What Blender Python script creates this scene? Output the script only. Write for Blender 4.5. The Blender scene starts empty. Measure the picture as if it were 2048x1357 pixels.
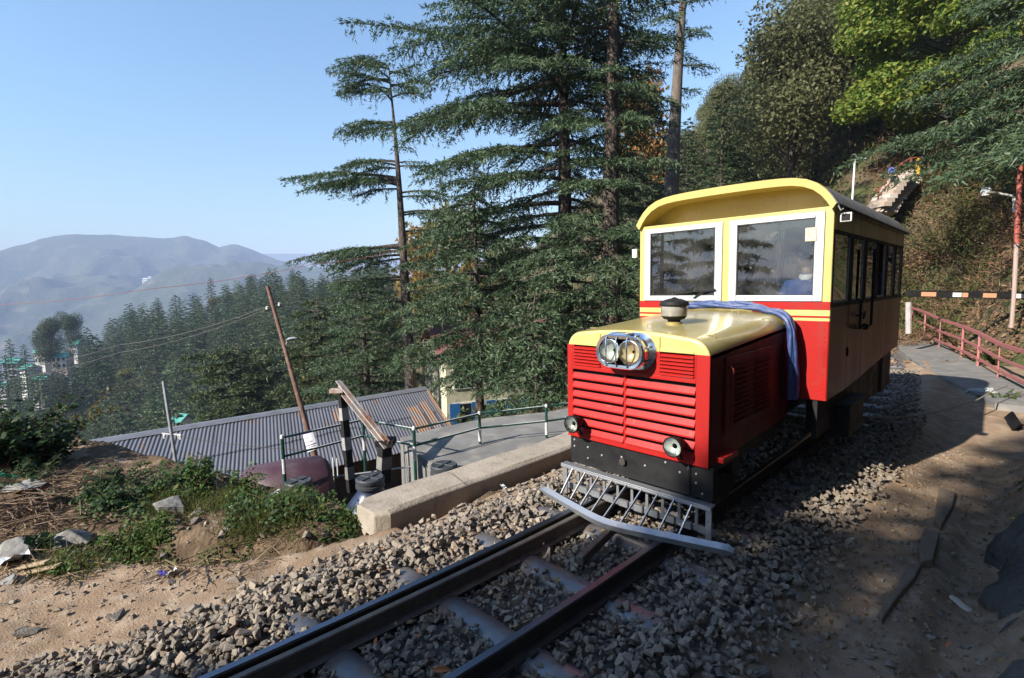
import bpy, bmesh, math, random
import numpy as np
from mathutils import Vector, Matrix, Quaternion, noise as mnoise
rng = np.random.default_rng(7)
random.seed(7)
SC = bpy.context.scene
COL = SC.collection

# ------------------------------------------------------------------ camera
CAM = np.array((2.2093, -3.5022, 1.8787)); YAW, PITCH, ROLL = -0.7943, -0.1005, -0.0194; FPX = 1012.27
def _axes():
    cy, sy, cp, sp = math.cos(YAW), math.sin(YAW), math.cos(PITCH), math.sin(PITCH)
    cr, sr = math.cos(ROLL), math.sin(ROLL)
    f = np.array((sy*cp, cy*cp, sp)); r = np.array((cy, -sy, 0.0)); u = np.cross(r, f)
    return r*cr + u*sr, -r*sr + u*cr, f
RGT, UPV, FWD = _axes()
def at(u, v, d):
    """world point seen at photo pixel (u, v) at camera depth d"""
    return CAM + d*(FWD + (u-1024.0)/FPX*RGT + (678.5-v)/FPX*UPV)
def onz(u, v, z):
    k = FWD + (u-1024.0)/FPX*RGT + (678.5-v)/FPX*UPV
    return CAM + k*((z-CAM[2])/k[2])
def ony(u, v, y):
    k = FWD + (u-1024.0)/FPX*RGT + (678.5-v)/FPX*UPV
    return CAM + k*((y-CAM[1])/k[1])
cd = bpy.data.cameras.new('camera'); co = bpy.data.objects.new('camera', cd); COL.objects.link(co)
cd.sensor_width = 36.0; cd.sensor_fit = 'HORIZONTAL'; cd.lens = FPX/2048*36; cd.clip_start = .05; cd.clip_end = 30000
mw = Matrix.Identity(4)
for i in range(3):
    mw[i][0], mw[i][1], mw[i][2], mw[i][3] = RGT[i], UPV[i], -FWD[i], CAM[i]
co.matrix_world = mw
SC.camera = co

# ------------------------------------------------------------------ light
SUN_DIR = Vector((0.20, 1.0, -0.65)).normalized()          # the way the light travels
SUN_EL = math.asin(-SUN_DIR.z); SUN_AZ = math.atan2(-SUN_DIR.x, -SUN_DIR.y)
W = bpy.data.worlds.new('World'); SC.world = W; W.use_nodes = True
nt = W.node_tree; nt.nodes.clear()
sky = nt.nodes.new('ShaderNodeTexSky'); sky.sky_type = 'NISHITA'; sky.sun_disc = False
sky.sun_elevation = SUN_EL; sky.sun_rotation = SUN_AZ % (2*math.pi); sky.altitude = 2000; sky.air_density = 2.1
sky.dust_density = 2.6; sky.ozone_density = 7.0
bg = nt.nodes.new('ShaderNodeBackground'); bg.inputs['Strength'].default_value = 0.10
wo = nt.nodes.new('ShaderNodeOutputWorld')
nt.links.new(sky.outputs[0], bg.inputs[0]); nt.links.new(bg.outputs[0], wo.inputs[0])
ld = bpy.data.lights.new('sun', 'SUN'); ld.energy = 5.0; ld.angle = math.radians(0.5); ld.color = (1.0, 0.93, 0.82)
lo = bpy.data.objects.new('sun', ld); COL.objects.link(lo); lo.rotation_euler = SUN_DIR.to_track_quat('-Z', 'Y').to_euler()
SC.view_settings.view_transform = 'Standard'; SC.view_settings.look = 'None'; SC.view_settings.gamma = 1.0
SC.view_settings.use_curve_mapping = False; SC.view_settings.exposure = 1.15
SC.render.engine = 'CYCLES'
SC.cycles.max_bounces = 6; SC.cycles.diffuse_bounces = 3; SC.cycles.glossy_bounces = 3; SC.cycles.transmission_bounces = 4
SC.cycles.transparent_max_bounces = 10; SC.cycles.volume_bounces = 0; SC.cycles.caustics_reflective = False; SC.cycles.caustics_refractive = False
SC.cycles.use_denoising = True; SC.cycles.sample_clamp_indirect = 6.0
SC.cycles.use_adaptive_sampling = True; SC.cycles.adaptive_threshold = 0.012
HAZE = 3.5e-4

# ------------------------------------------------------------------ helpers
def tag(o, label=None, cat=None, group=None, kind=None):
    if label: o['label'] = label
    if cat: o['category'] = cat
    if group: o['group'] = group
    if kind: o['kind'] = kind
    return o
def thing(name, label, cat, loc=(0, 0, 0), rz=0.0, group=None):
    o = bpy.data.objects.new(name, None); COL.objects.link(o)
    o.location = [float(c) for c in loc]; o.rotation_euler = (0, 0, rz); o.empty_display_size = .2
    return tag(o, label, cat, group)
def npmesh(name, V, F, mats, mi=None, smooth=False, sharp=None):
    """mesh from numpy arrays; F is (n,3) or (n,4), or a python list of index lists"""
    me = bpy.data.meshes.new(name)
    if isinstance(F, np.ndarray):
        V = np.asarray(V, dtype=np.float32); n, k = F.shape
        me.vertices.add(len(V)); me.vertices.foreach_set('co', V.ravel())
        me.loops.add(n*k); me.loops.foreach_set('vertex_index', F.astype(np.int32).ravel())
        me.polygons.add(n); me.polygons.foreach_set('loop_start', np.arange(0, n*k, k, dtype=np.int32))
        try: me.polygons.foreach_set('loop_total', np.full(n, k, dtype=np.int32))
        except Exception: pass
    else:
        me.from_pydata([tuple(map(float, v)) for v in V], [], [tuple(f) for f in F])
    for m in (mats if isinstance(mats, (list, tuple)) else [mats]): me.materials.append(m)
    if mi is not None: me.polygons.foreach_set('material_index', np.asarray(mi, dtype=np.int32))
    me.polygons.foreach_set('use_smooth', np.full(len(me.polygons), bool(smooth)))
    me.update(calc_edges=True); me.validate()
    if smooth and sharp is not None:
        try: me.set_sharp_from_angle(angle=math.radians(sharp))
        except Exception: pass
    return me
def link(name, me, parent=None, loc=None):
    o = bpy.data.objects.new(name, me); COL.objects.link(o)
    if parent is not None: o.parent = parent
    if loc is not None: o.location = [float(c) for c in loc]
    return o
def copy_tree(o, parent=None):
    c = o.copy(); COL.objects.link(c); c.parent = parent
    for ch in list(o.children): copy_tree(ch, c)
    return c
def frame_from(d, up=(0, 0, 1)):
    d = Vector(d).normalized(); u = Vector(up)
    if abs(d.dot(u.normalized())) > .98: u = Vector((1, 0, 0))
    s = d.cross(u).normalized(); t = s.cross(d).normalized()
    return d, s, t
class MB:
    """collects shapes, then links them as ONE mesh object"""
    def __init__(self): self.v, self.f, self.m = [], [], []
    def add(self, V, F, mi=0):
        b = len(self.v); self.v += [tuple(map(float, p)) for p in V]
        self.f += [[b+i for i in f] for f in F]; self.m += [mi]*len(F); return self
    def box(self, x0, x1, y0, y1, z0, z1, mi=0):
        V = [(x, y, z) for z in (z0, z1) for y in (y0, y1) for x in (x0, x1)]
        return self.add(V, [[0, 2, 3, 1], [4, 5, 7, 6], [0, 1, 5, 4], [2, 6, 7, 3], [0, 4, 6, 2], [1, 3, 7, 5]], mi)
    def obox(self, c, d, half, up=(0, 0, 1), mi=0):
        """box centred at c: half = (along d, along side, along up)"""
        a, s, t = frame_from(d, up); c = Vector(c)
        V = [c + a*(i*half[0]) + s*(j*half[1]) + t*(k*half[2]) for k in (-1, 1) for j in (-1, 1) for i in (-1, 1)]
        return self.add(V, [[0, 2, 3, 1], [4, 5, 7, 6], [0, 1, 5, 4], [2, 6, 7, 3], [0, 4, 6, 2], [1, 3, 7, 5]], mi)
    def bar(self, p, q, w, h, up=(0, 0, 1), mi=0):
        p, q = Vector(p), Vector(q)
        return self.obox((p+q)/2, q-p, ((q-p).length/2, w/2, h/2), up, mi)
    def tube(self, pts, r, n=8, cap=True, mi=0):
        pts = [Vector(p) for p in pts]; k = len(pts)
        rs = r if isinstance(r, (list, tuple, np.ndarray)) else [r]*k
        V, F = [], []; s = None
        for i, p in enumerate(pts):
            d = (pts[min(i+1, k-1)] - pts[max(i-1, 0)])
            d = d.normalized() if d.length > 1e-9 else Vector((0, 0, 1))
            if s is None: _, s, t = frame_from(d)
            else:
                s = (s - d*s.dot(d)); s = s.normalized() if s.length > 1e-6 else frame_from(d)[1]
                t = s.cross(d)
            for j in range(n):
                a = 2*math.pi*j/n; V.append(p + (s*math.cos(a) + t*math.sin(a))*rs[i])
        for i in range(k-1):
            for j in range(n):
                F.append([i*n+j, i*n+(j+1) % n, (i+1)*n+(j+1) % n, (i+1)*n+j])
        if cap: F.append(list(range(n))[::-1]); F.append([(k-1)*n+j for j in range(n)])
        return self.add(V, F, mi)
    def lathe(self, prof, c=(0, 0, 0), axis=(0, 0, 1), n=20, mi=0, scale=(1, 1), cap=True):
        """prof: (radius, along axis) pairs"""
        a, s, t = frame_from(axis); c = Vector(c); V, F = [], []
        for r, z in prof:
            for j in range(n):
                th = 2*math.pi*j/n
                V.append(c + a*z + s*(r*math.cos(th)*scale[0]) + t*(r*math.sin(th)*scale[1]))
        k = len(prof)
        for i in range(k-1):
            for j in range(n): F.append([i*n+j, i*n+(j+1) % n, (i+1)*n+(j+1) % n, (i+1)*n+j])
        if cap: F.append(list(range(n))[::-1]); F.append([(k-1)*n+j for j in range(n)])
        return self.add(V, F, mi)
    def loft(self, rings, closed=True, cap=True, mi=0):
        n = len(rings[0]); V = [p for r in rings for p in r]; F = []
        for i in range(len(rings)-1):
            for j in range(n if closed else n-1):
                F.append([i*n+j, i*n+(j+1) % n, (i+1)*n+(j+1) % n, (i+1)*n+j])
        if cap and closed: F.append(list(range(n))[::-1]); F.append([(len(rings)-1)*n+j for j in range(n)])
        return self.add(V, F, mi)
    def build(self, name, mats, parent=None, smooth=False, sharp=35, bevel=0.0, seg=2, loc=None):
        me = npmesh(name, self.v, self.f, mats, self.m, smooth, sharp)
        bm = bmesh.new(); bm.from_mesh(me); bmesh.ops.recalc_face_normals(bm, faces=bm.faces); bm.to_mesh(me); bm.free()
        if smooth:
            try: me.set_sharp_from_angle(angle=math.radians(sharp))
            except Exception: pass
        o = link(name, me, parent, loc)
        if bevel > 0:
            b = o.modifiers.new('bevel', 'BEVEL'); b.width = bevel; b.segments = seg; b.limit_method = 'ANGLE'; b.angle_limit = math.radians(40)
            b.harden_normals = False
        return o
def slab(pts, thick, n=None):
    """vertices and faces of a plate: polygon pts extruded by the vector thick"""
    k = len(pts); t = Vector(thick)
    V = [Vector(p) for p in pts] + [Vector(p)+t for p in pts]
    F = [list(range(k))[::-1], [k+i for i in range(k)]] + [[i, (i+1) % k, k+(i+1) % k, k+i] for i in range(k)]
    return V, F

# ------------------------------------------------------------------ noise in numpy
def _h(ix, iy, s):
    n = (ix.astype(np.int64)*374761393 + iy.astype(np.int64)*668265263 + s*1274126177) & 0x7fffffff
    n = ((n ^ (n >> 13))*1274126177) & 0x7fffffff
    return ((n ^ (n >> 16)) & 0xffff)/65535.0
def vnoise(x, y, s=0):
    x, y = np.asarray(x, float), np.asarray(y, float); ix, iy = np.floor(x), np.floor(y); fx, fy = x-ix, y-iy
    fx, fy = fx*fx*(3-2*fx), fy*fy*(3-2*fy)
    a, b, c, d = _h(ix, iy, s), _h(ix+1, iy, s), _h(ix, iy+1, s), _h(ix+1, iy+1, s)
    return (a*(1-fx)+b*fx)*(1-fy) + (c*(1-fx)+d*fx)*fy
def fbm(x, y, s=0, o=4):
    t, a, n = 0, 1.0, 0
    for i in range(o):
        t = t + a*(vnoise(x*2**i, y*2**i, s+i*17)-.5); n += a; a *= .5
    return t/n*2
def sstep(a, b, x):
    t = np.clip((np.asarray(x, float)-a)/(b-a), 0, 1); return t*t*(3-2*t)

# ------------------------------------------------------------------ materials
def _ramp(nt, stops):
    r = nt.nodes.new('ShaderNodeValToRGB'); e = r.color_ramp.elements
    while len(e) < len(stops): e.new(.5)
    for k, (p, c) in enumerate(stops): e[k].position = p; e[k].color = (*c, 1)
    return r
def mat(name, c, c2=None, scale=3.0, detail=6, rough=.8, rough2=None, metal=0.0, bump=0.0, bscale=30.0, spec=.5, coat=0.0, coat_rough=.1,
        lo=.35, hi=.65, c3=None, scale3=40.0, lo3=.5, hi3=.7, stretch=None, bdist=.02, island=None, chips=None):
    m = bpy.data.materials.new(name); m.use_nodes = True; nt = m.node_tree; N, L = nt.nodes, nt.links
    b = N['Principled BSDF']; b.inputs['Roughness'].default_value = rough; b.inputs['Metallic'].default_value = metal
    b.inputs['Specular IOR Level'].default_value = spec
    if coat: b.inputs['Coat Weight'].default_value = coat; b.inputs['Coat Roughness'].default_value = coat_rough
    tc = N.new('ShaderNodeTexCoord'); src = tc.outputs['Object']
    if stretch:
        mp = N.new('ShaderNodeMapping'); mp.inputs['Scale'].default_value = stretch; L.new(src, mp.inputs[0]); src = mp.outputs[0]
    col = None
    if c2 is not None:
        n1 = N.new('ShaderNodeTexNoise'); n1.inputs['Scale'].default_value = scale; n1.inputs['Detail'].default_value = detail
        n1.inputs['Roughness'].default_value = .6; L.new(src, n1.inputs['Vector'])
        r = _ramp(nt, [(lo, c), (hi, c2)]); L.new(n1.outputs['Fac'], r.inputs[0]); col = r.outputs[0]
        if rough2 is not None:
            mr = N.new('ShaderNodeMapRange'); mr.inputs[1].default_value = lo; mr.inputs[2].default_value = hi
            mr.inputs[3].default_value = rough; mr.inputs[4].default_value = rough2
            L.new(n1.outputs['Fac'], mr.inputs[0]); L.new(mr.outputs[0], b.inputs['Roughness'])
    if c3 is not None:
        n3 = N.new('ShaderNodeTexNoise'); n3.inputs['Scale'].default_value = scale3; n3.inputs['Detail'].default_value = 5; L.new(src, n3.inputs['Vector'])
        mr = N.new('ShaderNodeMapRange'); mr.inputs[1].default_value = lo3; mr.inputs[2].default_value = hi3; L.new(n3.outputs['Fac'], mr.inputs[0])
        mx = N.new('ShaderNodeMix'); mx.data_type = 'RGBA'; L.new(mr.outputs[0], mx.inputs[0])
        if col is not None: L.new(col, mx.inputs[6])
        else: mx.inputs[6].default_value = (*c, 1)
        mx.inputs[7].default_value = (*c3, 1); col = mx.outputs[2]
    if chips is not None:
        cc_, cs_, cl_, ch_ = chips; n4 = N.new('ShaderNodeTexNoise'); n4.inputs['Scale'].default_value = cs_; n4.inputs['Detail'].default_value = 9; n4.inputs['Roughness'].default_value = .7; L.new(tc.outputs['Object'], n4.inputs['Vector'])
        m4 = N.new('ShaderNodeMapRange'); m4.inputs[1].default_value = cl_; m4.inputs[2].default_value = ch_; L.new(n4.outputs['Fac'], m4.inputs[0])
        x4 = N.new('ShaderNodeMix'); x4.data_type = 'RGBA'; L.new(m4.outputs[0], x4.inputs[0])
        if col is not None: L.new(col, x4.inputs[6])
        else: x4.inputs[6].default_value = (*c, 1)
        x4.inputs[7].default_value = (*cc_, 1); col = x4.outputs[2]
    if island is not None:
        g = N.new('ShaderNodeNewGeometry'); hs = N.new('ShaderNodeHueSaturation')
        mr = N.new('ShaderNodeMapRange'); mr.inputs[3].default_value = island[0]; mr.inputs[4].default_value = island[1]
        L.new(g.outputs['Random Per Island'], mr.inputs[0]); L.new(mr.outputs[0], hs.inputs['Value'])
        if col is not None: L.new(col, hs.inputs['Color'])
        else: hs.inputs['Color'].default_value = (*c, 1)
        col = hs.outputs[0]
    if col is not None: L.new(col, b.inputs['Base Color'])
    else: b.inputs['Base Color'].default_value = (*c, 1)
    if bump:
        nb = N.new('ShaderNodeTexNoise'); nb.inputs['Scale'].default_value = bscale; nb.inputs['Detail'].default_value = 8; L.new(src, nb.inputs['Vector'])
        bp = N.new('ShaderNodeBump'); bp.inputs['Strength'].default_value = bump; bp.inputs['Distance'].default_value = bdist
        L.new(nb.outputs['Fac'], bp.inputs['Height']); L.new(bp.outputs[0], b.inputs['Normal'])
    return m
def leafmat(name, cols, trans=.3, rough=.55, objvar=0.0, spec=.3):
    """leaf colours vary leaf by leaf (and a little from plant to plant)"""
    m = bpy.data.materials.new(name); m.use_nodes = True; nt = m.node_tree; N, L = nt.nodes, nt.links
    b = N['Principled BSDF']; b.inputs['Roughness'].default_value = rough; b.inputs['Specular IOR Level'].default_value = spec
    g = N.new('ShaderNodeNewGeometry')
    r = _ramp(nt, [(i/(len(cols)-1) if len(cols) > 1 else 0, c) for i, c in enumerate(cols)]); L.new(g.outputs['Random Per Island'], r.inputs[0])
    col = r.outputs[0]
    if objvar:
        oi = N.new('ShaderNodeObjectInfo'); hs = N.new('ShaderNodeHueSaturation')
        a = N.new('ShaderNodeMapRange'); a.inputs[3].default_value = .5-objvar*.09; a.inputs[4].default_value = .5+objvar*.03
        v = N.new('ShaderNodeMapRange'); v.inputs[3].default_value = 1-objvar*.45; v.inputs[4].default_value = 1+objvar*.45
        w = N.new('ShaderNodeMath'); w.operation = 'FRACT'; k = N.new('ShaderNodeMath'); k.operation = 'MULTIPLY'; k.inputs[1].default_value = 7.31
        L.new(oi.outputs['Random'], a.inputs[0]); L.new(oi.outputs['Random'], k.inputs[0]); L.new(k.outputs[0], w.inputs[0]); L.new(w.outputs[0], v.inputs[0])
        L.new(a.outputs[0], hs.inputs['Hue']); L.new(v.outputs[0], hs.inputs['Value']); L.new(col, hs.inputs['Color']); col = hs.outputs[0]
    L.new(col, b.inputs['Base Color'])
    t = N.new('ShaderNodeBsdfTranslucent'); L.new(col, t.inputs[0])
    mx = N.new('ShaderNodeMixShader'); mx.inputs[0].default_value = trans
    L.new(b.outputs[0], mx.inputs[1]); L.new(t.outputs[0], mx.inputs[2]); L.new(mx.outputs[0], N['Material Output'].inputs[0])
    return m
def glassmat(name, refl=1.0, tint=(.9, .93, .93), rough=.01, dirt=.0):
    m = bpy.data.materials.new(name); m.use_nodes = True; nt = m.node_tree; N, L = nt.nodes, nt.links; N.remove(N['Principled BSDF'])
    tr = N.new('ShaderNodeBsdfTransparent'); tr.inputs[0].default_value = (*tint, 1)
    gl = N.new('ShaderNodeBsdfGlossy'); gl.inputs['Roughness'].default_value = rough
    fr = N.new('ShaderNodeFresnel'); fr.inputs[0].default_value = 1.5
    mm = N.new('ShaderNodeMath'); mm.operation = 'MULTIPLY_ADD'; mm.inputs[1].default_value = refl; mm.inputs[2].default_value = .03*refl; mm.use_clamp = True
    L.new(fr.outputs[0], mm.inputs[0])
    mx = N.new('ShaderNodeMixShader'); L.new(mm.outputs[0], mx.inputs[0]); L.new(tr.outputs[0], mx.inputs[1]); L.new(gl.outputs[0], mx.inputs[2])
    out = mx.outputs[0]
    if dirt:
        df = N.new('ShaderNodeBsdfDiffuse'); df.inputs[0].default_value = (.45, .43, .4, 1); m2 = N.new('ShaderNodeMixShader')
        tc = N.new('ShaderNodeTexCoord'); nz = N.new('ShaderNodeTexNoise'); nz.inputs['Scale'].default_value = 5; nz.inputs['Detail'].default_value = 8
        L.new(tc.outputs['Object'], nz.inputs['Vector'])
        mr = N.new('ShaderNodeMapRange'); mr.inputs[1].default_value = .35; mr.inputs[2].default_value = .8; mr.inputs[4].default_value = dirt; L.new(nz.outputs['Fac'], mr.inputs[0])
        L.new(mr.outputs[0], m2.inputs[0]); L.new(out, m2.inputs[1]); L.new(df.outputs[0], m2.inputs[2]); out = m2.outputs[0]
    L.new(out, N['Material Output'].inputs[0]); return m
# ================================================================== the railcar
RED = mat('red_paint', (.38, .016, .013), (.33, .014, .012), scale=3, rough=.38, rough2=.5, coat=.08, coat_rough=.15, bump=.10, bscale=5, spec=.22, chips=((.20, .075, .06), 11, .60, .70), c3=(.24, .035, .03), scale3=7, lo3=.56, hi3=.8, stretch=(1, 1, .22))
REDD = mat('shaded_red_paint', (.17, .018, .014), (.10, .014, .012), scale=2.2, rough=.5, rough2=.65, coat=.0, spec=.25, c3=(.10, .045, .035), scale3=6, lo3=.55, hi3=.8, stretch=(1, 1, .18), bump=.06, bscale=5)  # streaked red, darkened: the shade of the hood sides is in the colour
SIDE = mat('shaded_weathered_side', (.155, .028, .022), (.19, .050, .038), scale=2.0, rough=.44, rough2=.6, spec=.28, coat=.08, coat_rough=.10, c3=(.10, .035, .028), scale3=3.2, lo3=.5, hi3=.8, stretch=(1, 1.6, .22), bump=.08, bscale=4)  # streaky wear on a red darkened to stand in for the side's shade
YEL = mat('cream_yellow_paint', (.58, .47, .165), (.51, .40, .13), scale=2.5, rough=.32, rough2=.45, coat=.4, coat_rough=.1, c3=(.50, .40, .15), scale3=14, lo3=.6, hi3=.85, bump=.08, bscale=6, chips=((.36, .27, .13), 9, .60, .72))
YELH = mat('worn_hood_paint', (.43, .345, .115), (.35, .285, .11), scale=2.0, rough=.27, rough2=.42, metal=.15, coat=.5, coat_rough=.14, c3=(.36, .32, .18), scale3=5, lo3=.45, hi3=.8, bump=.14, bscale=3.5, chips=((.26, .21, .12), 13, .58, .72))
YELS = mat('shaded_yellow_side', (.42, .32, .10), (.33, .24, .075), scale=2, rough=.35, rough2=.55, coat=.3, c3=(.24, .16, .06), scale3=6, stretch=(1, 1, .3))  # yellow dulled to carry the shade of the upper sides in its colour
CREAM = mat('cream_stripe', (.78, .68, .36), (.70, .60, .30), scale=5, rough=.4)
SILV = mat('silver_frame_paint', (.62, .63, .64), (.52, .53, .54), scale=9, rough=.38, rough2=.5, metal=.55, c3=(.35, .33, .30), scale3=26, lo3=.66, hi3=.75, bump=.05, bscale=30)
ALU = mat('aluminium_paint', (.48, .49, .51), (.36, .37, .39), scale=7, rough=.36, rough2=.5, metal=.75, c3=(.25, .24, .23), scale3=20, lo3=.62, hi3=.8, bump=.06, bscale=25)
BLK = mat('black_paint', (.009, .009, .010), (.018, .017, .017), scale=6, rough=.55, rough2=.8, bump=.05, spec=.25)
GRIME = mat('oily_underframe', (.02, .018, .016), (.05, .04, .033), scale=5, rough=.6, rough2=.9, bump=.2, bscale=20)
CHROME = mat('bright_metal', (.82, .83, .85), rough=.16, metal=1.0)
STEEL = mat('grey_steel', (.36, .37, .39), (.26, .265, .28), scale=8, rough=.5, metal=.25)
GLASS = glassmat('window_glass', 1.0, (.80, .84, .84), .004)
WSGL = glassmat('windscreen_glass', 2.1, (.86, .89, .89), .004, dirt=.10)
LENS = glassmat('lamp_lens', .9, (.9, .92, .9), .02)
REFL = mat('lamp_reflector', (.80, .81, .80), (.62, .63, .63), scale=14, rough=.30, metal=.25)
AMB = mat('amber_reflector', (.78, .66, .46), (.60, .42, .22), scale=12, rough=.30, metal=.2)
WHT = mat('white_paint', (.72, .72, .70), (.62, .62, .60), scale=5, rough=.5)
CEIL = mat('white_lining', (.75, .75, .74), rough=.7)
RUB = mat('black_rubber', (.02, .02, .02), rough=.6)
SEATM = mat('seat_cloth', (.10, .14, .30), (.08, .11, .22), scale=20, rough=.9)
ROOFM = mat('grey_roof_sheet', (.20, .19, .18), (.12, .11, .105), scale=5, rough=.45, rough2=.7, c3=(.33, .31, .28), scale3=9, lo3=.55, hi3=.8, bump=.2, bscale=6)

# ================================================================== ground near the track
def trackx(y):
    """track centre line: a curve before and beyond the railcar"""
    y = np.asarray(y, float)
    return -.0135*np.minimum(y, 0)**2 - .013*np.maximum(y-4.5, 0)**2
EDGE_X = np.array([-12, -6.5, -4.6, -3.66, -2.75, -2.1, -1.78, -1.66, -1.6]); EDGE_Y = np.array([-7.0, -5.0, -4.2, -3.72, -3.15, -2.6, -2.0, -1.5, -1.25])
# plateau edge (beyond it the valley side falls away): y as a function of x
PLX = np.array([-14, -8.5, -6.6, -5.2, -4.1, -3.3, -2.6, -2.1, -1.7]); PLY = np.array([-4.0, -3.3, -2.65, -2.25, -1.95, -1.72, -1.5, -1.42, -1.30])
def path_dist(x, y):
    """signed distance beyond the outer edge of the trodden path (positive = outside)"""
    return (y - np.interp(x, EDGE_X, EDGE_Y))*.83
def G(x, y):
    x, y = np.asarray(x, float), np.asarray(y, float); d = x-trackx(y)
    n1 = fbm(x*.9, y*.9, 3); n2 = fbm(x*3.1, y*3.1, 5); n3 = fbm(x*9, y*9, 8)
    z = -.185 + .02*n2*0
    # ballast shoulder on the right falls to a dirt ditch
    right = -.185 - .13*sstep(1.15, 1.6, d) - .12*sstep(1.80, 1.98, d+.05*n2)*sstep(3.2, 2.0, y) + .03*n1*sstep(1.2, 1.6, d) + .012*n2*sstep(1.2, 1.6, d) + .010*n3*sstep(1.2, 1.6, d)
    left = -.205 + .03*n1 + .022*n2 + .010*n3
    bed = np.full_like(d, -.185)
    z = np.where(d > 0, bed + (right-bed), bed + (left-bed)*sstep(1.15, 1.5, -d))
    # left of the path: low bank with a gully along the path edge, then a bumpy plateau
    s = path_dist(x, y)
    outside = (x < -1.5) & (y < 0)
    gully = -.34*np.exp(-((s-.30)/.26)**2)*sstep(-3.6, -2.3, x)*sstep(.0, .12, s) - .10*np.exp(-((s-.2)/.3)**2)*sstep(.0, .15, s)
    mound = .07*sstep(.35, .9, s)*(.4+.9*fbm(x*1.1+4, y*1.1, 21)) + .07*fbm(x*2.6, y*2.6, 31)*sstep(.1, .5, s) + .03*fbm(x*8, y*8, 41)*sstep(.05, .3, s)
    z = np.where(outside, z+gully+mound, z)
    z = np.where(outside & (x < -2.6), np.minimum(z, -.17+.05*n2+.03*n3), z)
    # beyond the plateau edge
    p = y - np.interp(x, PLX, PLY)
    drop = np.where(p > 0, -(np.minimum(p, 3.0)*1.15), 0)*sstep(-1.45, -2.3, x)
    z = np.where((x < -1.4) & (y < 1.2), z+drop, z)
    # left of the ledge (y > -1.4): yard level
    yard = -.52 - 1.0*sstep(.95, .60, y) - .10*sstep(-2.2, -4.3, x) - 2.0*sstep(-4.45, -5.3, x) + .0*n2
    z = np.where((x < -1.75) & (y > -1.35), np.minimum(z, yard) if False else yard*sstep(-1.35, -.95, y) + z*(1-sstep(-1.35, -.95, y)), z)
    # right bank: rock foot beside the ditch, rising under the camera
    bank = sstep(2.05, 2.75, x + .12*n1)*(.9*sstep(-6, -1.0, y)*sstep(6.0, 2.6, y) + .62*sstep(-1.5, -3.2, y))
    z = z + np.where(x > 1.5, bank, 0)
    z = z + np.where(x > 2.9, 1.05*np.maximum(x-2.9, 0)**1.05, 0)*sstep(-8, -4, y)*sstep(12, 7, y)
    # right beyond y = 6 rises to the paved path level
    z = np.where(d > .8, z + .20*sstep(5.0, 8.5, y)*sstep(.8, 1.5, d) + .25*sstep(2.2, 4.5, x)*sstep(5, 8, y), z)
    return z
XS_ = np.concatenate([np.linspace(-9, -4.4, 70, endpoint=False), np.linspace(-4.4, 2.6, 230, endpoint=False), np.linspace(2.6, 7, 50)])
YS_ = np.concatenate([np.linspace(-9, -4.4, 50, endpoint=False), np.linspace(-4.4, 4, 270, endpoint=False), np.linspace(4, 12.5, 90)])
GX, GY = np.meshgrid(XS_, YS_); GZ = G(GX, GY); ny, nx = GX.shape
ii = (np.arange(ny-1)[:, None]*nx + np.arange(nx-1)[None]).ravel()
GF = np.stack([ii, ii+1, ii+nx+1, ii+nx], 1)
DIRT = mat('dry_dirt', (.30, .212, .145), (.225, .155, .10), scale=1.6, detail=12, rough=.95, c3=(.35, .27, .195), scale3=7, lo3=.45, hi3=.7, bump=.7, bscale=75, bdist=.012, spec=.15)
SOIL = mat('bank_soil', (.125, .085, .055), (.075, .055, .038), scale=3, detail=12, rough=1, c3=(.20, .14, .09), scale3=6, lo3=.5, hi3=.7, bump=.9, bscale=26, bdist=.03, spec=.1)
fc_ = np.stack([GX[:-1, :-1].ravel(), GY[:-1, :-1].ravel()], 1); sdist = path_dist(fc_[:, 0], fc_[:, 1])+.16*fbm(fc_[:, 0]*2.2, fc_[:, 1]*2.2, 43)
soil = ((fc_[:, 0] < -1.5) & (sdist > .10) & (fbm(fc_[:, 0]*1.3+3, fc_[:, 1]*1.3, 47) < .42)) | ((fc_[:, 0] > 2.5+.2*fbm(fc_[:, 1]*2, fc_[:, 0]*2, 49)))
ground = link('dirt_ground', npmesh('dirt_ground', np.stack([GX, GY, GZ], -1).reshape(-1, 3), GF, [DIRT, SOIL], soil.astype(int), smooth=True)); tag(ground, kind='structure')

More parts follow.
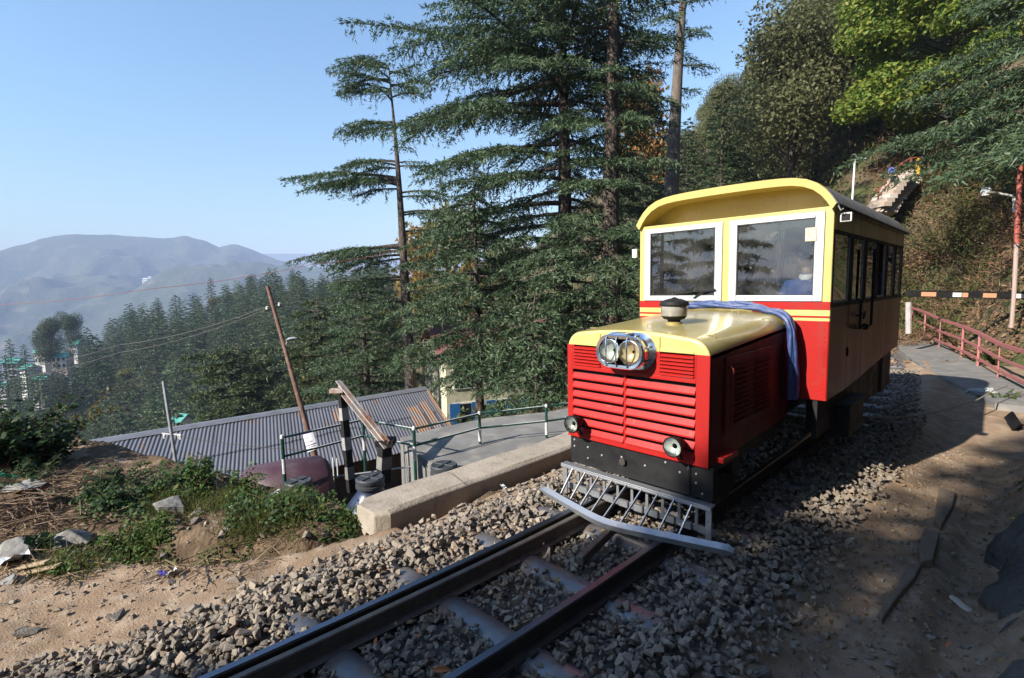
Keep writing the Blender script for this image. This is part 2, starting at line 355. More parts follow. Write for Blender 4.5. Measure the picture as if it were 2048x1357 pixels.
# ------------------------------------------------------------------ stones
def stone_shape(seed, flat=1.0, n=12):
    r = np.random.default_rng(seed); P = r.normal(size=(n, 3)); P /= np.linalg.norm(P, axis=1)[:, None]
    P *= (.75+.35*r.random((n, 1))); P *= np.array((1.0, .72+.2*r.random(), (.50+.25*r.random())*flat))
    bm = bmesh.new(); [bm.verts.new(p) for p in P]; bmesh.ops.convex_hull(bm, input=bm.verts)
    bmesh.ops.delete(bm, geom=[v for v in bm.verts if not v.link_faces], context='VERTS')
    bm.verts.ensure_lookup_table(); bm.verts.index_update()
    V = np.array([v.co for v in bm.verts]); F = np.array([[v.index for v in f.verts] for f in bm.faces if len(f.verts) == 3]); bm.free()
    return V, F
def rotmats(n, r, tilt=1.0):
    a = r.random(n)*2*math.pi; b = (r.random(n)-.5)*tilt*1.6; c = (r.random(n)-.5)*tilt*1.6
    ca, sa, cb, sb, cc_, sc = np.cos(a), np.sin(a), np.cos(b), np.sin(b), np.cos(c), np.sin(c)
    Z = np.zeros((n, 3, 3)); X = np.zeros((n, 3, 3)); Y = np.zeros((n, 3, 3))
    Z[:, 0, 0] = ca; Z[:, 0, 1] = -sa; Z[:, 1, 0] = sa; Z[:, 1, 1] = ca; Z[:, 2, 2] = 1
    X[:, 0, 0] = 1; X[:, 1, 1] = cb; X[:, 1, 2] = -sb; X[:, 2, 1] = sb; X[:, 2, 2] = cb
    Y[:, 0, 0] = cc_; Y[:, 0, 2] = sc; Y[:, 1, 1] = 1; Y[:, 2, 0] = -sc; Y[:, 2, 2] = cc_
    return Z @ X @ Y
STV = [stone_shape(100+i, n=9+i % 4) for i in range(16)]
def scatter(V, F, pos, size, R):
    n = len(pos); P = np.einsum('nij,vj->nvi', R, V)*size[:, None, None] + pos[:, None, :]
    FF = F[None] + (np.arange(n)*len(V))[:, None, None]
    return P.reshape(-1, 3), FF.reshape(-1, F.shape[1])
def scatter_many(shapes, pos, size, R):
    VV, FF, b = [], [], 0; pick = np.arange(len(pos)) % len(shapes)
    for k, (V, F) in enumerate(shapes):
        m = pick == k
        if not m.any(): continue
        v, f = scatter(V, F, pos[m], size[m], R[m]); VV.append(v); FF.append(f+b); b += len(v)
    return np.concatenate(VV), np.concatenate(FF)
def stonemat(name, cols, dust=(.29, .235, .185)):
    m = bpy.data.materials.new(name); m.use_nodes = True; nt = m.node_tree; N, L = nt.nodes, nt.links; b = N['Principled BSDF']; b.inputs['Roughness'].default_value = .85
    b.inputs['Specular IOR Level'].default_value = .3
    g = N.new('ShaderNodeNewGeometry'); oi = N.new('ShaderNodeObjectInfo'); ad = N.new('ShaderNodeMath'); ad.operation = 'ADD'; fr = N.new('ShaderNodeMath'); fr.operation = 'FRACT'
    L.new(g.outputs['Random Per Island'], ad.inputs[0]); L.new(oi.outputs['Random'], ad.inputs[1]); L.new(ad.outputs[0], fr.inputs[0])
    r = _ramp(nt, [(i/(len(cols)-1), c) for i, c in enumerate(cols)]); L.new(fr.outputs[0], r.inputs[0])
    nz = N.new('ShaderNodeTexNoise'); nz.inputs['Scale'].default_value = 28; nz.inputs['Detail'].default_value = 6; L.new(g.outputs['Position'], nz.inputs['Vector'])
    mr = N.new('ShaderNodeMapRange'); mr.inputs[1].default_value = .4; mr.inputs[2].default_value = .75; mr.inputs[4].default_value = .55; L.new(nz.outputs['Fac'], mr.inputs[0])
    mx = N.new('ShaderNodeMix'); mx.data_type = 'RGBA'; L.new(mr.outputs[0], mx.inputs[0]); L.new(r.outputs[0], mx.inputs[6]); mx.inputs[7].default_value = (*dust, 1)
    L.new(mx.outputs[2], b.inputs['Base Color'])
    bp = N.new('ShaderNodeBump'); bp.inputs['Strength'].default_value = .5; bp.inputs['Distance'].default_value = .01
    n2 = N.new('ShaderNodeTexNoise'); n2.inputs['Scale'].default_value = 90; n2.inputs['Detail'].default_value = 5; L.new(g.outputs['Position'], n2.inputs['Vector'])
    L.new(n2.outputs['Fac'], bp.inputs['Height']); L.new(bp.outputs[0], b.inputs['Normal']); return m
STONE = stonemat('ballast_stone', [(.22, .185, .148), (.148, .13, .115), (.285, .24, .185), (.18, .15, .124), (.245, .19, .14), (.128, .122, .115), (.305, .26, .20), (.20, .165, .134)])
PEB = stonemat('dirt_pebble', [(.26, .185, .12), (.33, .26, .19), (.20, .15, .10), (.28, .22, .16)], dust=(.30, .21, .135))
bed = MB()
ys = np.linspace(-4.4, 22, 60)
for a, b in zip(ys[:-1], ys[1:]):
    for s0, s1 in ((-1.25, 0), (0, 1.15)):
        pass
V = [(float(trackx(y))+s, float(y), -.178) for y in ys for s in (-1.25, 1.1)]
bedo = MB().add(V, [[2*i, 2*i+1, 2*i+3, 2*i+2] for i in range(len(ys)-1)]).build('ballast_bed', mat('ballast_grit', (.10, .085, .07), (.17, .145, .12), scale=60, rough=.95, bump=1, bscale=120), None); tag(bedo, kind='structure')
r_ = np.random.default_rng(11)
def bed_points(n, y0, y1, bias=0):
    y = y0+(y1-y0)*r_.random(n)**(1+bias); d = -1.52+2.95*r_.random(n)
    lim = .10*fbm(y*1.7, y*0+2, 51); keep = (d > -1.42-lim) & (d < 1.22+.8*lim+.15*r_.random(n))
    return d[keep], y[keep]
def in_sleeper(d, y):
    k = np.round((y+.92)/.72); c = -.92+.72*k; return (np.abs(y-c+.03*np.sin(d*9+k*2)) < .075) & (np.abs(d) < .33+.08*np.sin(k*2.7)) | ((np.abs(y-c) < .06) & (d < -.50) & (d > -.72-.10*np.sin(k*4.1)))
d1, y1 = bed_points(36000, -4.3, 10.5, .55)
z1 = -.165+.075*r_.random(len(d1))**1.3
y1 = np.asarray(y1)
z1 += np.where(np.abs(d1) > .85, .03 - .10*sstep(.95, 1.4, np.abs(d1)), -.005)
rail = (np.abs(np.abs(d1)-.415) < .10) | ((d1 > -.36) & (d1 < -.20) & (np.abs(d1+.285) < .08)); slp = in_sleeper(d1, y1)
z1 = np.where(rail, np.minimum(z1, -.145), z1); z1 = np.where(slp, np.minimum(z1, -.175), z1)
big = np.abs(d1) > .75
s1 = .0175+.024*r_.random(len(d1))**1.7 + np.where(big, .010*r_.random(len(d1)), 0) + np.where(r_.random(len(d1)) > .975, .022, 0)
s1 = np.where(slp | rail, s1*.7, s1)
pos1 = np.stack([trackx(y1)+d1, y1, z1], 1)
cdist = np.linalg.norm(pos1-CAM, axis=1); dep = (pos1-CAM) @ FWD
uu = 1024+FPX*((pos1-CAM) @ RGT)/dep; vv = 678.5-FPX*((pos1-CAM) @ UPV)/dep
vis = (dep > .5) & (uu > 0) & (uu < 2048) & (vv > 0) & (vv < 1357) & (z1 > -.115) & ~slp & ~rail
score = np.where(vis, s1/np.maximum(dep, .1), 0); top = np.argsort(-score)[:300]
rest = np.ones(len(pos1), bool); rest[top] = False
Vs, Fs = scatter_many(STV, pos1[rest], s1[rest], rotmats(int(rest.sum()), r_))
tag(link('gravel', npmesh('gravel', Vs, Fs, STONE), bedo), kind='stuff')
st_me = [npmesh('stone', V, F, STONE) for V, F in STV]
for q, i in enumerate(top):
    o = link('stone', st_me[q % 16], bedo, pos1[i]); o.scale = (s1[i],)*3
    o.rotation_euler = (float(r_.random()-.5), float(r_.random()-.5), float(r_.random()*6.28))
# small stones and clods on the trodden dirt, both sides
n = 15000; x2 = -4.6+7.0*r_.random(n); y2 = -4.2+8.5*r_.random(n)**1.2; dd = x2-trackx(y2)
ok = ((dd < -1.3) & (path_dist(x2, y2) < .1) & (y2 < -1.2)) | ((dd > 1.15) & (x2 < 2.3)); x2, y2 = x2[ok], y2[ok]
s2 = .004+.020*r_.random(len(x2))**4.5
V, F = scatter_many(STV, np.stack([x2, y2, G(x2, y2)+s2*.1], 1), s2, rotmats(len(x2), r_)); tag(link('pebbles', npmesh('pebbles', V, F, PEB), ground), kind='stuff')
n = 1500; x3 = np.concatenate([1.25+1.0*r_.random(n), -4.4+3.0*r_.random(700)]); y3 = np.concatenate([-3.5+8.5*r_.random(n), -4.2+2.6*r_.random(700)]); ok = (x3 > 0) | ((x3-trackx(y3) < -1.35) & (y3 < -1.3)); x3, y3 = x3[ok], y3[ok]
s3 = .008+.026*r_.random(len(x3))**3
V, F = scatter_many(STV, np.stack([x3, y3, G(x3, y3)+s3*.15], 1), s3, rotmats(len(x3), r_)); tag(link('grit', npmesh('grit', V, F, STONE), ground), kind='stuff')
n = 900; x4 = np.concatenate([1.2+1.05*r_.random(n), -1.3+2.5*r_.random(260)]); y4 = np.concatenate([-3.5+9*r_.random(n), -4+5*r_.random(260)]); z4 = np.where(x4 > 1.15, G(x4, y4)+.006, -.10+.03*r_.random(len(x4)))
Nn = r_.normal(size=(len(x4), 3))*.45+np.array((0, 0, 1.0)); Pn = np.stack([x4, y4, z4], 1); A_ = np.cross(Nn, r_.normal(size=Nn.shape)); A_ /= np.linalg.norm(A_, axis=1)[:, None]; B_ = np.cross(Nn/np.linalg.norm(Nn, axis=1)[:, None], A_); sz = (.010+.018*r_.random(len(x4)))[:, None]
LV = np.stack([Pn-A_*sz, Pn+B_*sz*.5, Pn+A_*sz, Pn-B_*sz*.5], 1).reshape(-1, 3)
tag(link('leaf_litter', npmesh('leaf_litter', LV, np.arange(len(LV)).reshape(-1, 4), leafmat('dead_leaf', [(.16, .09, .045), (.26, .15, .07), (.34, .22, .10), (.12, .075, .045)], trans=.1)), ground), kind='stuff')
for k in range(46):
    u_, v_ = r_.random()*480, 965+150*r_.random(); p = onz(u_, v_, -.15)
    if path_dist(p[0], p[1]) < .1: continue
    sz_ = .03+.06*r_.random()**2; o = link('stone', st_me[k % 16], ground, (p[0], p[1], float(G(p[0], p[1]))+sz_*.2)); o.scale = (sz_, sz_, sz_*.75); o.rotation_euler = (r_.random()-.5, r_.random()-.5, r_.random()*6)
# single stones lying on the path, placed where the photo shows them
for (u, v, s, zz) in [(455, 1112, .085, -.17), (545, 1090, .09, -.2), (340, 1165, .045, -.2), (300, 1180, .03, -.2), (235, 1235, .06, -.2), (55, 1265, .075, -.2), (40, 1255, .04, -.2), (170, 1185, .03, -.2),
                      (195, 1238, .03, -.2), (220, 1238, .045, -.2), (358, 1192, .035, -.2), (525, 1060, .04, -.2), (150, 1240, .02, -.2), (470, 1165, .07, -.2), (650, 1055, .05, -.2), (610, 1062, .06, -.2),
                      (1650, 1290, .05, -.35), (1560, 1210, .03, -.35), (1720, 1130, .05, -.35), (1860, 1260, .05, -.33), (1880, 1210, .035, -.33), (1590, 1320, .03, -.35), (1780, 1340, .05, -.35), (1905, 1090, .04, -.3), (1930, 1150, .05, -.3), (1750, 1015, .05, -.3), (1640, 1190, .03, -.35)]:
    p = onz(u, v, zz); o = link('stone', st_me[(u+v) % 16], ground, (p[0], p[1], float(G(p[0], p[1]))+s*.25)); o.scale = (s, s, s*.7); o.rotation_euler = (.2*(u % 5-2)/2, .15, u*.37)

# ------------------------------------------------------------------ track: sleepers, rails, check rail
SLP = mat('steel_sleeper', (.21, .205, .21), (.15, .145, .15), scale=6, rough=.30, rough2=.5, metal=.55, c3=(.22, .16, .11), scale3=9, lo3=.5, hi3=.75, bump=.1, bscale=20)
RAILM = mat('rail_head', (.20, .21, .25), (.14, .15, .18), scale=3, rough=.30, rough2=.42, metal=1.0, stretch=(1, .12, 1))
RAILW = mat('rail_web', (.028, .024, .023), (.05, .038, .03), scale=5, rough=.7, bump=.15, bscale=30)
CHK = mat('rusty_check_rail', (.15, .13, .11), (.11, .09, .075), scale=10, rough=.55, metal=.4, bump=.1, bscale=40)
track = thing('railway_track', 'narrow gauge track of dark rails on steel sleepers in stone ballast', 'railway track')
def sweep(sec, y0, y1, off, n=60, z=0.0):
    rings = []
    for y in np.linspace(y0, y1, n):
        c = float(trackx(y))+off; rings.append([(c+px, float(y), z+pz) for px, pz in sec])
    return rings
RS = [(-.05, -.125), (.05, -.125), (.05, -.118), (.010, -.105), (.008, -.035), (.024, -.026), (.026, -.008), (.020, -.001), (-.020, -.001), (-.026, -.008), (-.024, -.026), (-.008, -.035), (-.010, -.105), (-.05, -.118)]
for s in (-1, 1):
    mb = MB().loft(sweep(RS, -4.6, 22, s*.406), mi=0)
    o = mb.build('rail', [RAILW], track, smooth=True, sharp=35)
    TS = [(-.0225, -.010), (.0225, -.010), (.0245, -.006), (.0205, .0018), (-.0205, .0018), (-.0245, -.006)]
    MB().loft(sweep(TS, -4.6, 22, s*.406)).build('rail_head', RAILM, o, smooth=True, sharp=40)
ck = MB().loft(sweep([(px*.85, pz-.004) for px, pz in RS], -4.6, .9, -.406+.026+.065, 40)).build('check_rail', CHK, track, smooth=True, sharp=35)
MB().bar(onz(1160, 1122, -.03), onz(1240, 1045, -.03), .05, .07).build('guard_rail_end', CHK, track, bevel=.008)
k = 0
for y in np.arange(-.92-5*.72, 20, .72):
    c = float(trackx(y)); sl = []
    yaw = math.atan(float(.027*min(y, 0)))*-1
    for x in (-.98, -.90, -.80, -.62, -.40, .40, .62, .80, .90, .98):
        e = abs(x); h = 0.0 if e < .85 else -(e-.85)*.9
        w = .105 if e < .85 else .105+(e-.85)*.25
        sl.append([(x, yy*w/.105 - 0, zz+h) for yy, zz in ((-.115, -.20), (-.098, -.158), (-.075, -.135), (-.045, -.121), (-.015, -.116), (.015, -.116), (.045, -.121), (.075, -.135), (.098, -.158), (.115, -.20))])
    me_ = None
    o = MB().loft(sl).build('sleeper', SLP, track, smooth=True, sharp=32) if k == 0 else None
    if o is None:
        o = link('sleeper', sl_me, track)
    else: sl_me = o.data
    o.location = (c, float(y), .004); o.rotation_euler = (0, 0, math.atan(-.027*min(float(y), 0)) + (math.atan(.026*max(float(y)-4.5, 0))))
    k += 1
for y in np.arange(-.92-4*.72, 3, .72):
    for s in (-1, 1):
        c = float(trackx(y));
        for q in (-1, 1):
            MB().box(c+s*.406+q*.062-.018, c+s*.406+q*.062+.018, y-.03, y+.03, -.118, -.092).build('rail_clip', GRIME, track, bevel=.006) if (y < 0) else None

# ------------------------------------------------------------------ concrete ledge beside the ballast, yard, fence
CONC = mat('weathered_concrete', (.36, .31, .255), (.29, .25, .20), scale=3.5, detail=10, rough=.9, c3=(.22, .19, .16), scale3=7, lo3=.55, hi3=.8, bump=.5, bscale=30, bdist=.015, spec=.2)
CONCG = mat('grey_concrete_yard', (.20, .195, .185), (.155, .15, .142), scale=2.2, detail=9, rough=.85, c3=(.27, .25, .22), scale3=3, lo3=.5, hi3=.72, bump=.3, bscale=40, spec=.25)
ye = [-1.42, -1.30, -1.1, -.8, -.3, .3, 1.0, 1.8, 3.0, 4.5, 6.5]
rings = []
for j, y in enumerate(ye):
    xi = -1.60+.02*math.sin(y*2.3); xo = -2.06+.03*math.sin(y*1.7)
    if j == 0: xi, xo = -1.68, -1.98
    zt = -.045 + .008*math.sin(y*5)
    rings.append([(xi, y, -.36), (xi+.01, y, -.075), (xi-.035, y, zt), (xo+.04, y, zt-.006), (xo, y, -.085), (xo-.01, y, -1.1)])
ledge = MB().loft(rings).build('concrete_ledge', CONC, None, smooth=False, bevel=.016)
tag(ledge, 'worn concrete retaining ledge between the ballast and the lower yard', 'ledge')
ym = mat('yard_crack', (.10, .09, .08), rough=.95)
mb = MB(); mb.tube([(-1.62, -.45, -.046), (-1.8, -.40, -.045), (-1.95, -.36, -.05), (-2.05, -.37, -.06)], .004, 4).build('crack', ym, ledge)
yd = MB();
yv = [(-2.07, -.30), (-2.07, 9.0), (-3.4, 9.0), (-3.55, 4.5), (-3.75, 3.3), (-4.30, 2.2), (-4.42, 1.2), (-4.40, .55), (-3.7, .30), (-3.0, .20), (-2.55, .02), (-2.40, -.30)]
V, F = slab([(x, y, -1.7) for x, y in yv], (0, 0, 1.33)); yo = MB().add(V, F).build('yard_pavement', CONCG, None); tag(yo, kind='structure')
# low pipe railing, green and white
GRN = mat('green_pipe_paint', (.008, .045, .034), (.012, .06, .045), scale=14, rough=.4); WHP = mat('white_pipe_paint', (.62, .63, .62), (.45, .46, .45), scale=20, rough=.5)
fence = thing('pipe_railing', 'low green and white pipe railing along the concrete yard', 'railing', (0, 0, 0))
fp = [onz(585, 938, -.36), onz(742, 900, -.36), onz(830, 918, -.33), onz(960, 880, -.31), onz(1093, 867, -.30), onz(1200, 850, -.3)]
fp[0] = np.array((-4.20, -1.25, -.36)); fp[1] = np.array((-4.30, -.10, -.36))
hh = [.44, .42, .40, .385, .41, .41]
for p, h in zip(fp, hh):
    P = MB().tube([p+(0, 0, -.35), p+(0, 0, h+.02)], .022, 10).build('post', GRN, fence, smooth=True, sharp=50)
    MB().lathe([(.024, 0), (.027, .022), (.016, .045), (.0, .05)], p+np.array((0, 0, h-.01)), (0, 0, 1), 10).build('cap', WHP, P, smooth=True)
    MB().tube([p+(0, 0, -.02), p+(0, 0, .17)], .0232, 10).build('white_band', WHP, P, smooth=True)
for f in (1.0, .45):
    for (p, h), (q, h2) in zip(list(zip(fp, hh))[:-1], list(zip(fp, hh))[1:]):
        a, b = p+np.array((0, 0, h*f)), q+np.array((0, 0, h2*f)); m1 = a+(b-a)*.04; m2 = a+(b-a)*.96
        rl = MB().tube([a, b], .015, 8).build('pipe', GRN, fence, smooth=True, sharp=50)
        MB().tube([a+(0, 0, .004), b+(0, 0, .007)], .010, 8).build('white_top', WHP, rl, smooth=True, sharp=50)  # narrower white pipe laid along the top of each rail
for (u, v0, v1) in ((668, 915, 965), (676, 917, 955)):
    MB().tube([at(u, v1, 7.9), at(u-2, v0, 7.9)], .012, 6).build('thin_post', WHP, fence)
# black and white posts carrying a slanted rusty girder
RUST = mat('rusty_girder', (.42, .37, .34), (.30, .15, .09), scale=3.2, rough=.75, lo=.42, hi=.6, c3=(.30, .28, .27), scale3=6, lo3=.5, hi3=.62, bump=.4, bscale=25)
gate = thing('height_gauge', 'slanted rusty girder on two posts banded black and white in the yard', 'gauge frame')
p1, p2 = at(703, 985, 6.75), at(767, 965, 6.6); t1, t2 = at(684, 785, 6.75), at(770, 882, 6.6)
def banded(a, b, w, n, par):
    a, b = Vector(a), Vector(b)
    po = MB().bar(a, b, w, w*1.1, up=(0, 1, 0)).build('post', BLK, par, bevel=.006)
    for k in range(n):
        q0, q1 = a.lerp(b, (k*2+.9)/(2*n+.8)), a.lerp(b, (k*2+1.75)/(2*n+.8))
        MB().bar(q0, q1, w*1.04, w*1.14, up=(0, 1, 0)).build('white_band', mat('worn_band', (.34, .33, .31), (.22, .21, .20), scale=12, rough=.8) if k else mat('grubby_white', (.20, .19, .18), (.12, .115, .11), scale=9, rough=.8), po)
banded(p1, t1, .085, 3, gate); banded(p2, t2, .13, 1, gate)
g0, g1 = Vector(at(680, 768, 6.8)), Vector(at(776, 888, 6.4)); d = (g1-g0)
gb = MB().bar(g0, g1, .025, .10, up=(0, 0, 1)); n_ = d.cross(Vector((0, 0, 1))).normalized()
gb.bar(g0+Vector((0, 0, .05))+n_*.035, g1+Vector((0, 0, .05))+n_*.03, .075, .015); gb.bar(g0-Vector((0, 0, .05))+n_*.035, g1-Vector((0, 0, .05))+n_*.03, .075, .015)
gb.build('girder', RUST, gate, bevel=.004)
MB().obox(at(674, 782, 6.75), RGT, (.09, .05, .025)).build('end_plate', RUST, gate)
MB().obox(at(772, 884, 6.5), RGT, (.11, .11, .04)).build('end_plate', BLK, gate)
# water tanks sunk behind the ledge
TANK = mat('black_water_tank', (.022, .036, .085), (.016, .026, .06), scale=4, rough=.34, rough2=.5, coat=.2, bump=.03); LBL = mat('pale_tank_print', (.38, .50, .75), rough=.5)
LIDM = mat('grey_black_lid', (.045, .05, .058), (.035, .038, .042), scale=14, rough=.5)
def tank(c, r, label, txt, ang):
    t = thing('water_tank', label, 'water tank', c, 0, 'plastic water tanks behind the ledge')
    MB().lathe([(r, -1.0), (r*1.01, -.95), (r, -.60), (r*.985, -.57), (r, -.54), (r*.99, -.50), (r*.93, -.42), (r*.80, -.32), (r*.60, -.22), (r*.44, -.15), (r*.40, -.10), (r*.40, -.06), (.02, -.05)], (0, 0, 0), (0, 0, 1), 40).build('tank_shell', TANK, t, smooth=True, sharp=40)
    L = MB().lathe([(r*.41, -.09), (r*.47, -.08), (r*.47, -.05), (r*.44, -.045), (r*.44, -.02), (r*.46, -.015), (r*.46, .02), (r*.42, .035), (r*.36, .028), (.03, .026), (0, .026)], (0, 0, 0), (0, 0, 1), 32).build('lid', LIDM, t, smooth=True, sharp=30)
    for a in (.3, .3+math.pi/2):
        MB().obox((0, 0, .030), (math.cos(a), math.sin(a), 0), (r*.40, .012, .010)).build('lid_rib', LIDM, L, bevel=.003)
    if not txt: return t
    # printed lettering as raised flat characters on the sloping shoulder
    fc = bpy.data.curves.new('lettering', 'FONT'); fc.body = txt; fc.size = .085; fc.align_x = 'CENTER'; fc.extrude = .002; fc.materials.append(LBL)
    ft = bpy.data.objects.new('lettering', fc); COL.objects.link(ft); dgr = bpy.context.evaluated_depsgraph_get(); dgr.update()
    lme = bpy.data.meshes.new_from_object(ft.evaluated_get(dgr)); bpy.data.objects.remove(ft); fo = link('lettering', lme, t)
    d = Vector((math.cos(ang), math.sin(ang), 0)); s = Vector((-d.y, d.x, 0)); up = Vector((-d.x*.70, -d.y*.70, .71)); nn = s.cross(up)
    M = Matrix((( s.x, up.x, nn.x, d.x*(r*.86)), (s.y, up.y, nn.y, d.y*(r*.86)), (s.z, up.z, nn.z, -.40), (0, 0, 0, 1))); fo.matrix_local = M
    return t
tank((-3.28, -.58, -.41), .37, 'navy black plastic water tank with ribbed round lid, nearest the end of the ledge', 'ONE', -.75)
tank((-2.72, .12, -.30), .36, 'grey black tank lid just showing over the middle of the concrete ledge', '', -.8)
tank((-3.85, -1.22, -.42), .34, 'dark tank with pale lettering half hidden in the weeds beside the maroon container', 'ONE', -.70)
# maroon moulded container
MAR = mat('faded_maroon_plastic', (.050, .017, .022), (.075, .036, .050), scale=2.5, rough=.45, rough2=.6, bump=.08, c3=(.095, .068, .080), scale3=6, lo3=.55, hi3=.8)
rg = []
for t_, k_ in ((0, .2), (.03, .75), (.10, .95), (.5, 1.0), (.9, .98), (.97, .85), (1.0, .35)):
    pc = Vector((-4.88, -1.60, -.93)).lerp(Vector((-4.42, -.55, -.91)), t_)
    rg.append([pc + Vector((.50*k_*math.cos(a)*(1 if abs(math.cos(a)) < .5 else 1.0), -.12*k_*math.cos(a), (.55*k_*max(-.9, math.sin(a))))) for a in [2*math.pi*q/20 for q in range(20)]])
mc = MB().loft(rg).build('container_shell', MAR, None, smooth=True, sharp=60); mct = thing('maroon_container', 'faded maroon rounded plastic container below the weeds by the railing', 'container'); mc.parent = mct
MB().tube([rg[3][2], rg[3][6]], .012, 6).build('moulding_rib', MAR, mct)
tag(MB().tube([at(500, 972, 6.9), at(590, 962, 6.95), at(640, 958, 7.0), at(745, 944, 7.1), at(890, 925, 7.3), at(985, 898, 7.9)], .011, 6).build('grey_pipe', STEEL, None, smooth=True), 'thin grey pipe running past the tank lid across the yard', 'pipe')
# ================================================================== hillside, forest spur, valley, mountains
PHI = np.array([-180, -150, -125, -90, -60, -45, -35.6, -22.7, -12.5, -1.4, 12.6, 25.2, 35.6, 45.3, 70, 90, 135, 180.0])
RR = np.array([0, 6, 9, 13, 17, 22, 30, 45, 70, 110, 170, 250, 350, 450.0])
ZT = np.array([
 [-.6, -.6, -.5, -.4, -.3, 0, .5, 2, 5, 9, 14, 18, 20, 18],
 [-.6, -.6, -.6, -.6, -.7, -.8, -1, -1, -1, 0, 3, 5, 0, -20],
 [-.6, -.6, -.7, -.9, -1.2, -1.8, -3, -5, -8, -12, -18, -25, -40, -60],
 [-.6, -.9, -1.7, -3.2, -4.8, -6.8, -10, -16, -25, -36, -52, -70, -95, -120],
 [-.6, -1.3, -2.6, -4.3, -6.2, -8.6, -12.5, -19.5, -29, -41, -52, -60, -75, -100],
 [-.6, -1.5, -2.8, -4.6, -6.6, -9.2, -13.5, -20.5, -30, -41, -49, -47, -62, -100],
 [-.6, -1.5, -2.7, -4.4, -6.3, -8.8, -13, -20.5, -30, -33, -22, -13, -30, -85],
 [-.6, -1.3, -2.3, -3.8, -5.2, -7.0, -10, -15, -20, -18, -8, 1, -15, -60],
 [-.6, -1.1, -1.9, -3.2, -4.2, -5.2, -7, -9, -10.5, -7, 0, 7, 0, -40],
 [-.6, -1.0, -1.6, -2.6, -3.4, -4.0, -4.6, -4.6, -3, 2, 8, 15, 12, 0],
 [-.6, -.8, -.8, -.9, -1.0, -.8, 0, 3.5, 10, 22, 36, 48, 55, 58],
 [-.6, -.7, -.7, -.5, -.3, .3, 2.8, 9.5, 20, 36, 54, 70, 80, 85],
 [-.6, -.7, -.7, -.4, .3, 2.4, 7.2, 14.5, 27, 44, 64, 80, 90, 95],
 [-.6, -.7, -.6, -.1, .8, 3.0, 7.2, 15, 27, 44, 64, 80, 90, 95],
 [-.6, .2, 1.8, 4.5, 7.5, 11, 17, 26, 40, 58, 74, 85, 92, 95],
 [-.6, 1.2, 3.6, 7.0, 10.5, 14.5, 20, 30, 44, 60, 74, 84, 90, 92],
 [-.6, 1.0, 3.0, 5.5, 8.2, 11.5, 16, 24, 34, 46, 56, 62, 66, 68],
 [-.6, -.6, -.5, -.4, -.3, 0, .5, 2, 5, 9, 14, 18, 20, 18]])
FH = np.array((FWD[0], FWD[1])); FH /= np.linalg.norm(FH); RH = np.array((FH[1], -FH[0]))
def TZ(x, y):
    x, y = np.asarray(x, float), np.asarray(y, float); dx, dy = x-CAM[0], y-CAM[1]
    r = np.hypot(dx, dy); ph = np.degrees(np.arctan2(dx*RH[0]+dy*RH[1], dx*FH[0]+dy*FH[1]))
    i = np.clip(np.searchsorted(PHI, ph, side='right')-1, 0, len(PHI)-2); t = (ph-PHI[i])/(PHI[i+1]-PHI[i]); t = t*t*(3-2*t)
    j = np.clip(np.searchsorted(RR, r, side='right')-1, 0, len(RR)-2); q = np.clip((r-RR[j])/(RR[j+1]-RR[j]), 0, 1)
    z = (ZT[i, j]*(1-q)+ZT[i, j+1]*q)*(1-t) + (ZT[i+1, j]*(1-q)+ZT[i+1, j+1]*q)*t
    # level shelf that carries the track and the paved path on beyond the railcar
    c = x-np.interp(y, [8, 9.5, 12.5, 14, 16.9, 18.9, 22, 30], [2.6, 2.3, 1.60, 1.25, .45, -.1, -.95, -4.2])
    shelf = sstep(5, 8, y)*sstep(24.5, 18.5, y)*sstep(-3.6, -2.6, x-(-.013*np.maximum(y-4.5, 0)**2))*(1-sstep(.25, 2.0, c))
    z = z*(1-shelf) + np.minimum(z, -.30)*shelf
    k = sstep(10, 40, r)*(1-shelf)
    return z + k*(r*.018*fbm(x*.05, y*.05, 71, 3) + .5*fbm(x*.35, y*.35, 77, 3)) + .25*fbm(x*.5, y*.5, 79, 3)*sstep(8, 13, r)
PH = np.radians(np.linspace(-180, 180, 361)); Rg = np.concatenate([np.linspace(5.5, 40, 76, endpoint=False), np.geomspace(40, 450, 62)])
PP, RRg = np.meshgrid(PH, Rg); DX = RRg*(np.cos(PP)*FH[0]+np.sin(PP)*RH[0]); DY = RRg*(np.cos(PP)*FH[1]+np.sin(PP)*RH[1])
TX, TY = CAM[0]+DX, CAM[1]+DY; TZZ = TZ(TX, TY)
# keep the coarse sheet well under the finely built ground near the track
near = sstep(-9.3, -8.0, TX)*sstep(7.4, 6.3, TX)*sstep(-9.3, -8.2, TY)*sstep(13.0, 11.6, TY)
gz = G(np.clip(TX, -9, 7), np.clip(TY, -9, 12.5)); TZZ = TZZ*(1-near) + np.minimum(TZZ, gz-.55)*near
nr, npn = TX.shape; ii = (np.arange(nr-1)[:, None]*npn + np.arange(npn-1)[None]).ravel(); HF = np.stack([ii, ii+1, ii+npn+1, ii+npn], 1)
HILL = mat('forest_floor', (.145, .105, .068), (.085, .070, .040), scale=.35, detail=10, rough=1, c3=(.075, .085, .035), scale3=1.1, lo3=.48, hi3=.62, bump=1, bscale=5, bdist=.2, spec=.1)
hill = link('hillside', npmesh('hillside', np.stack([TX, TY, TZZ], -1).reshape(-1, 3), HF, HILL, smooth=True)); tag(hill, kind='structure')
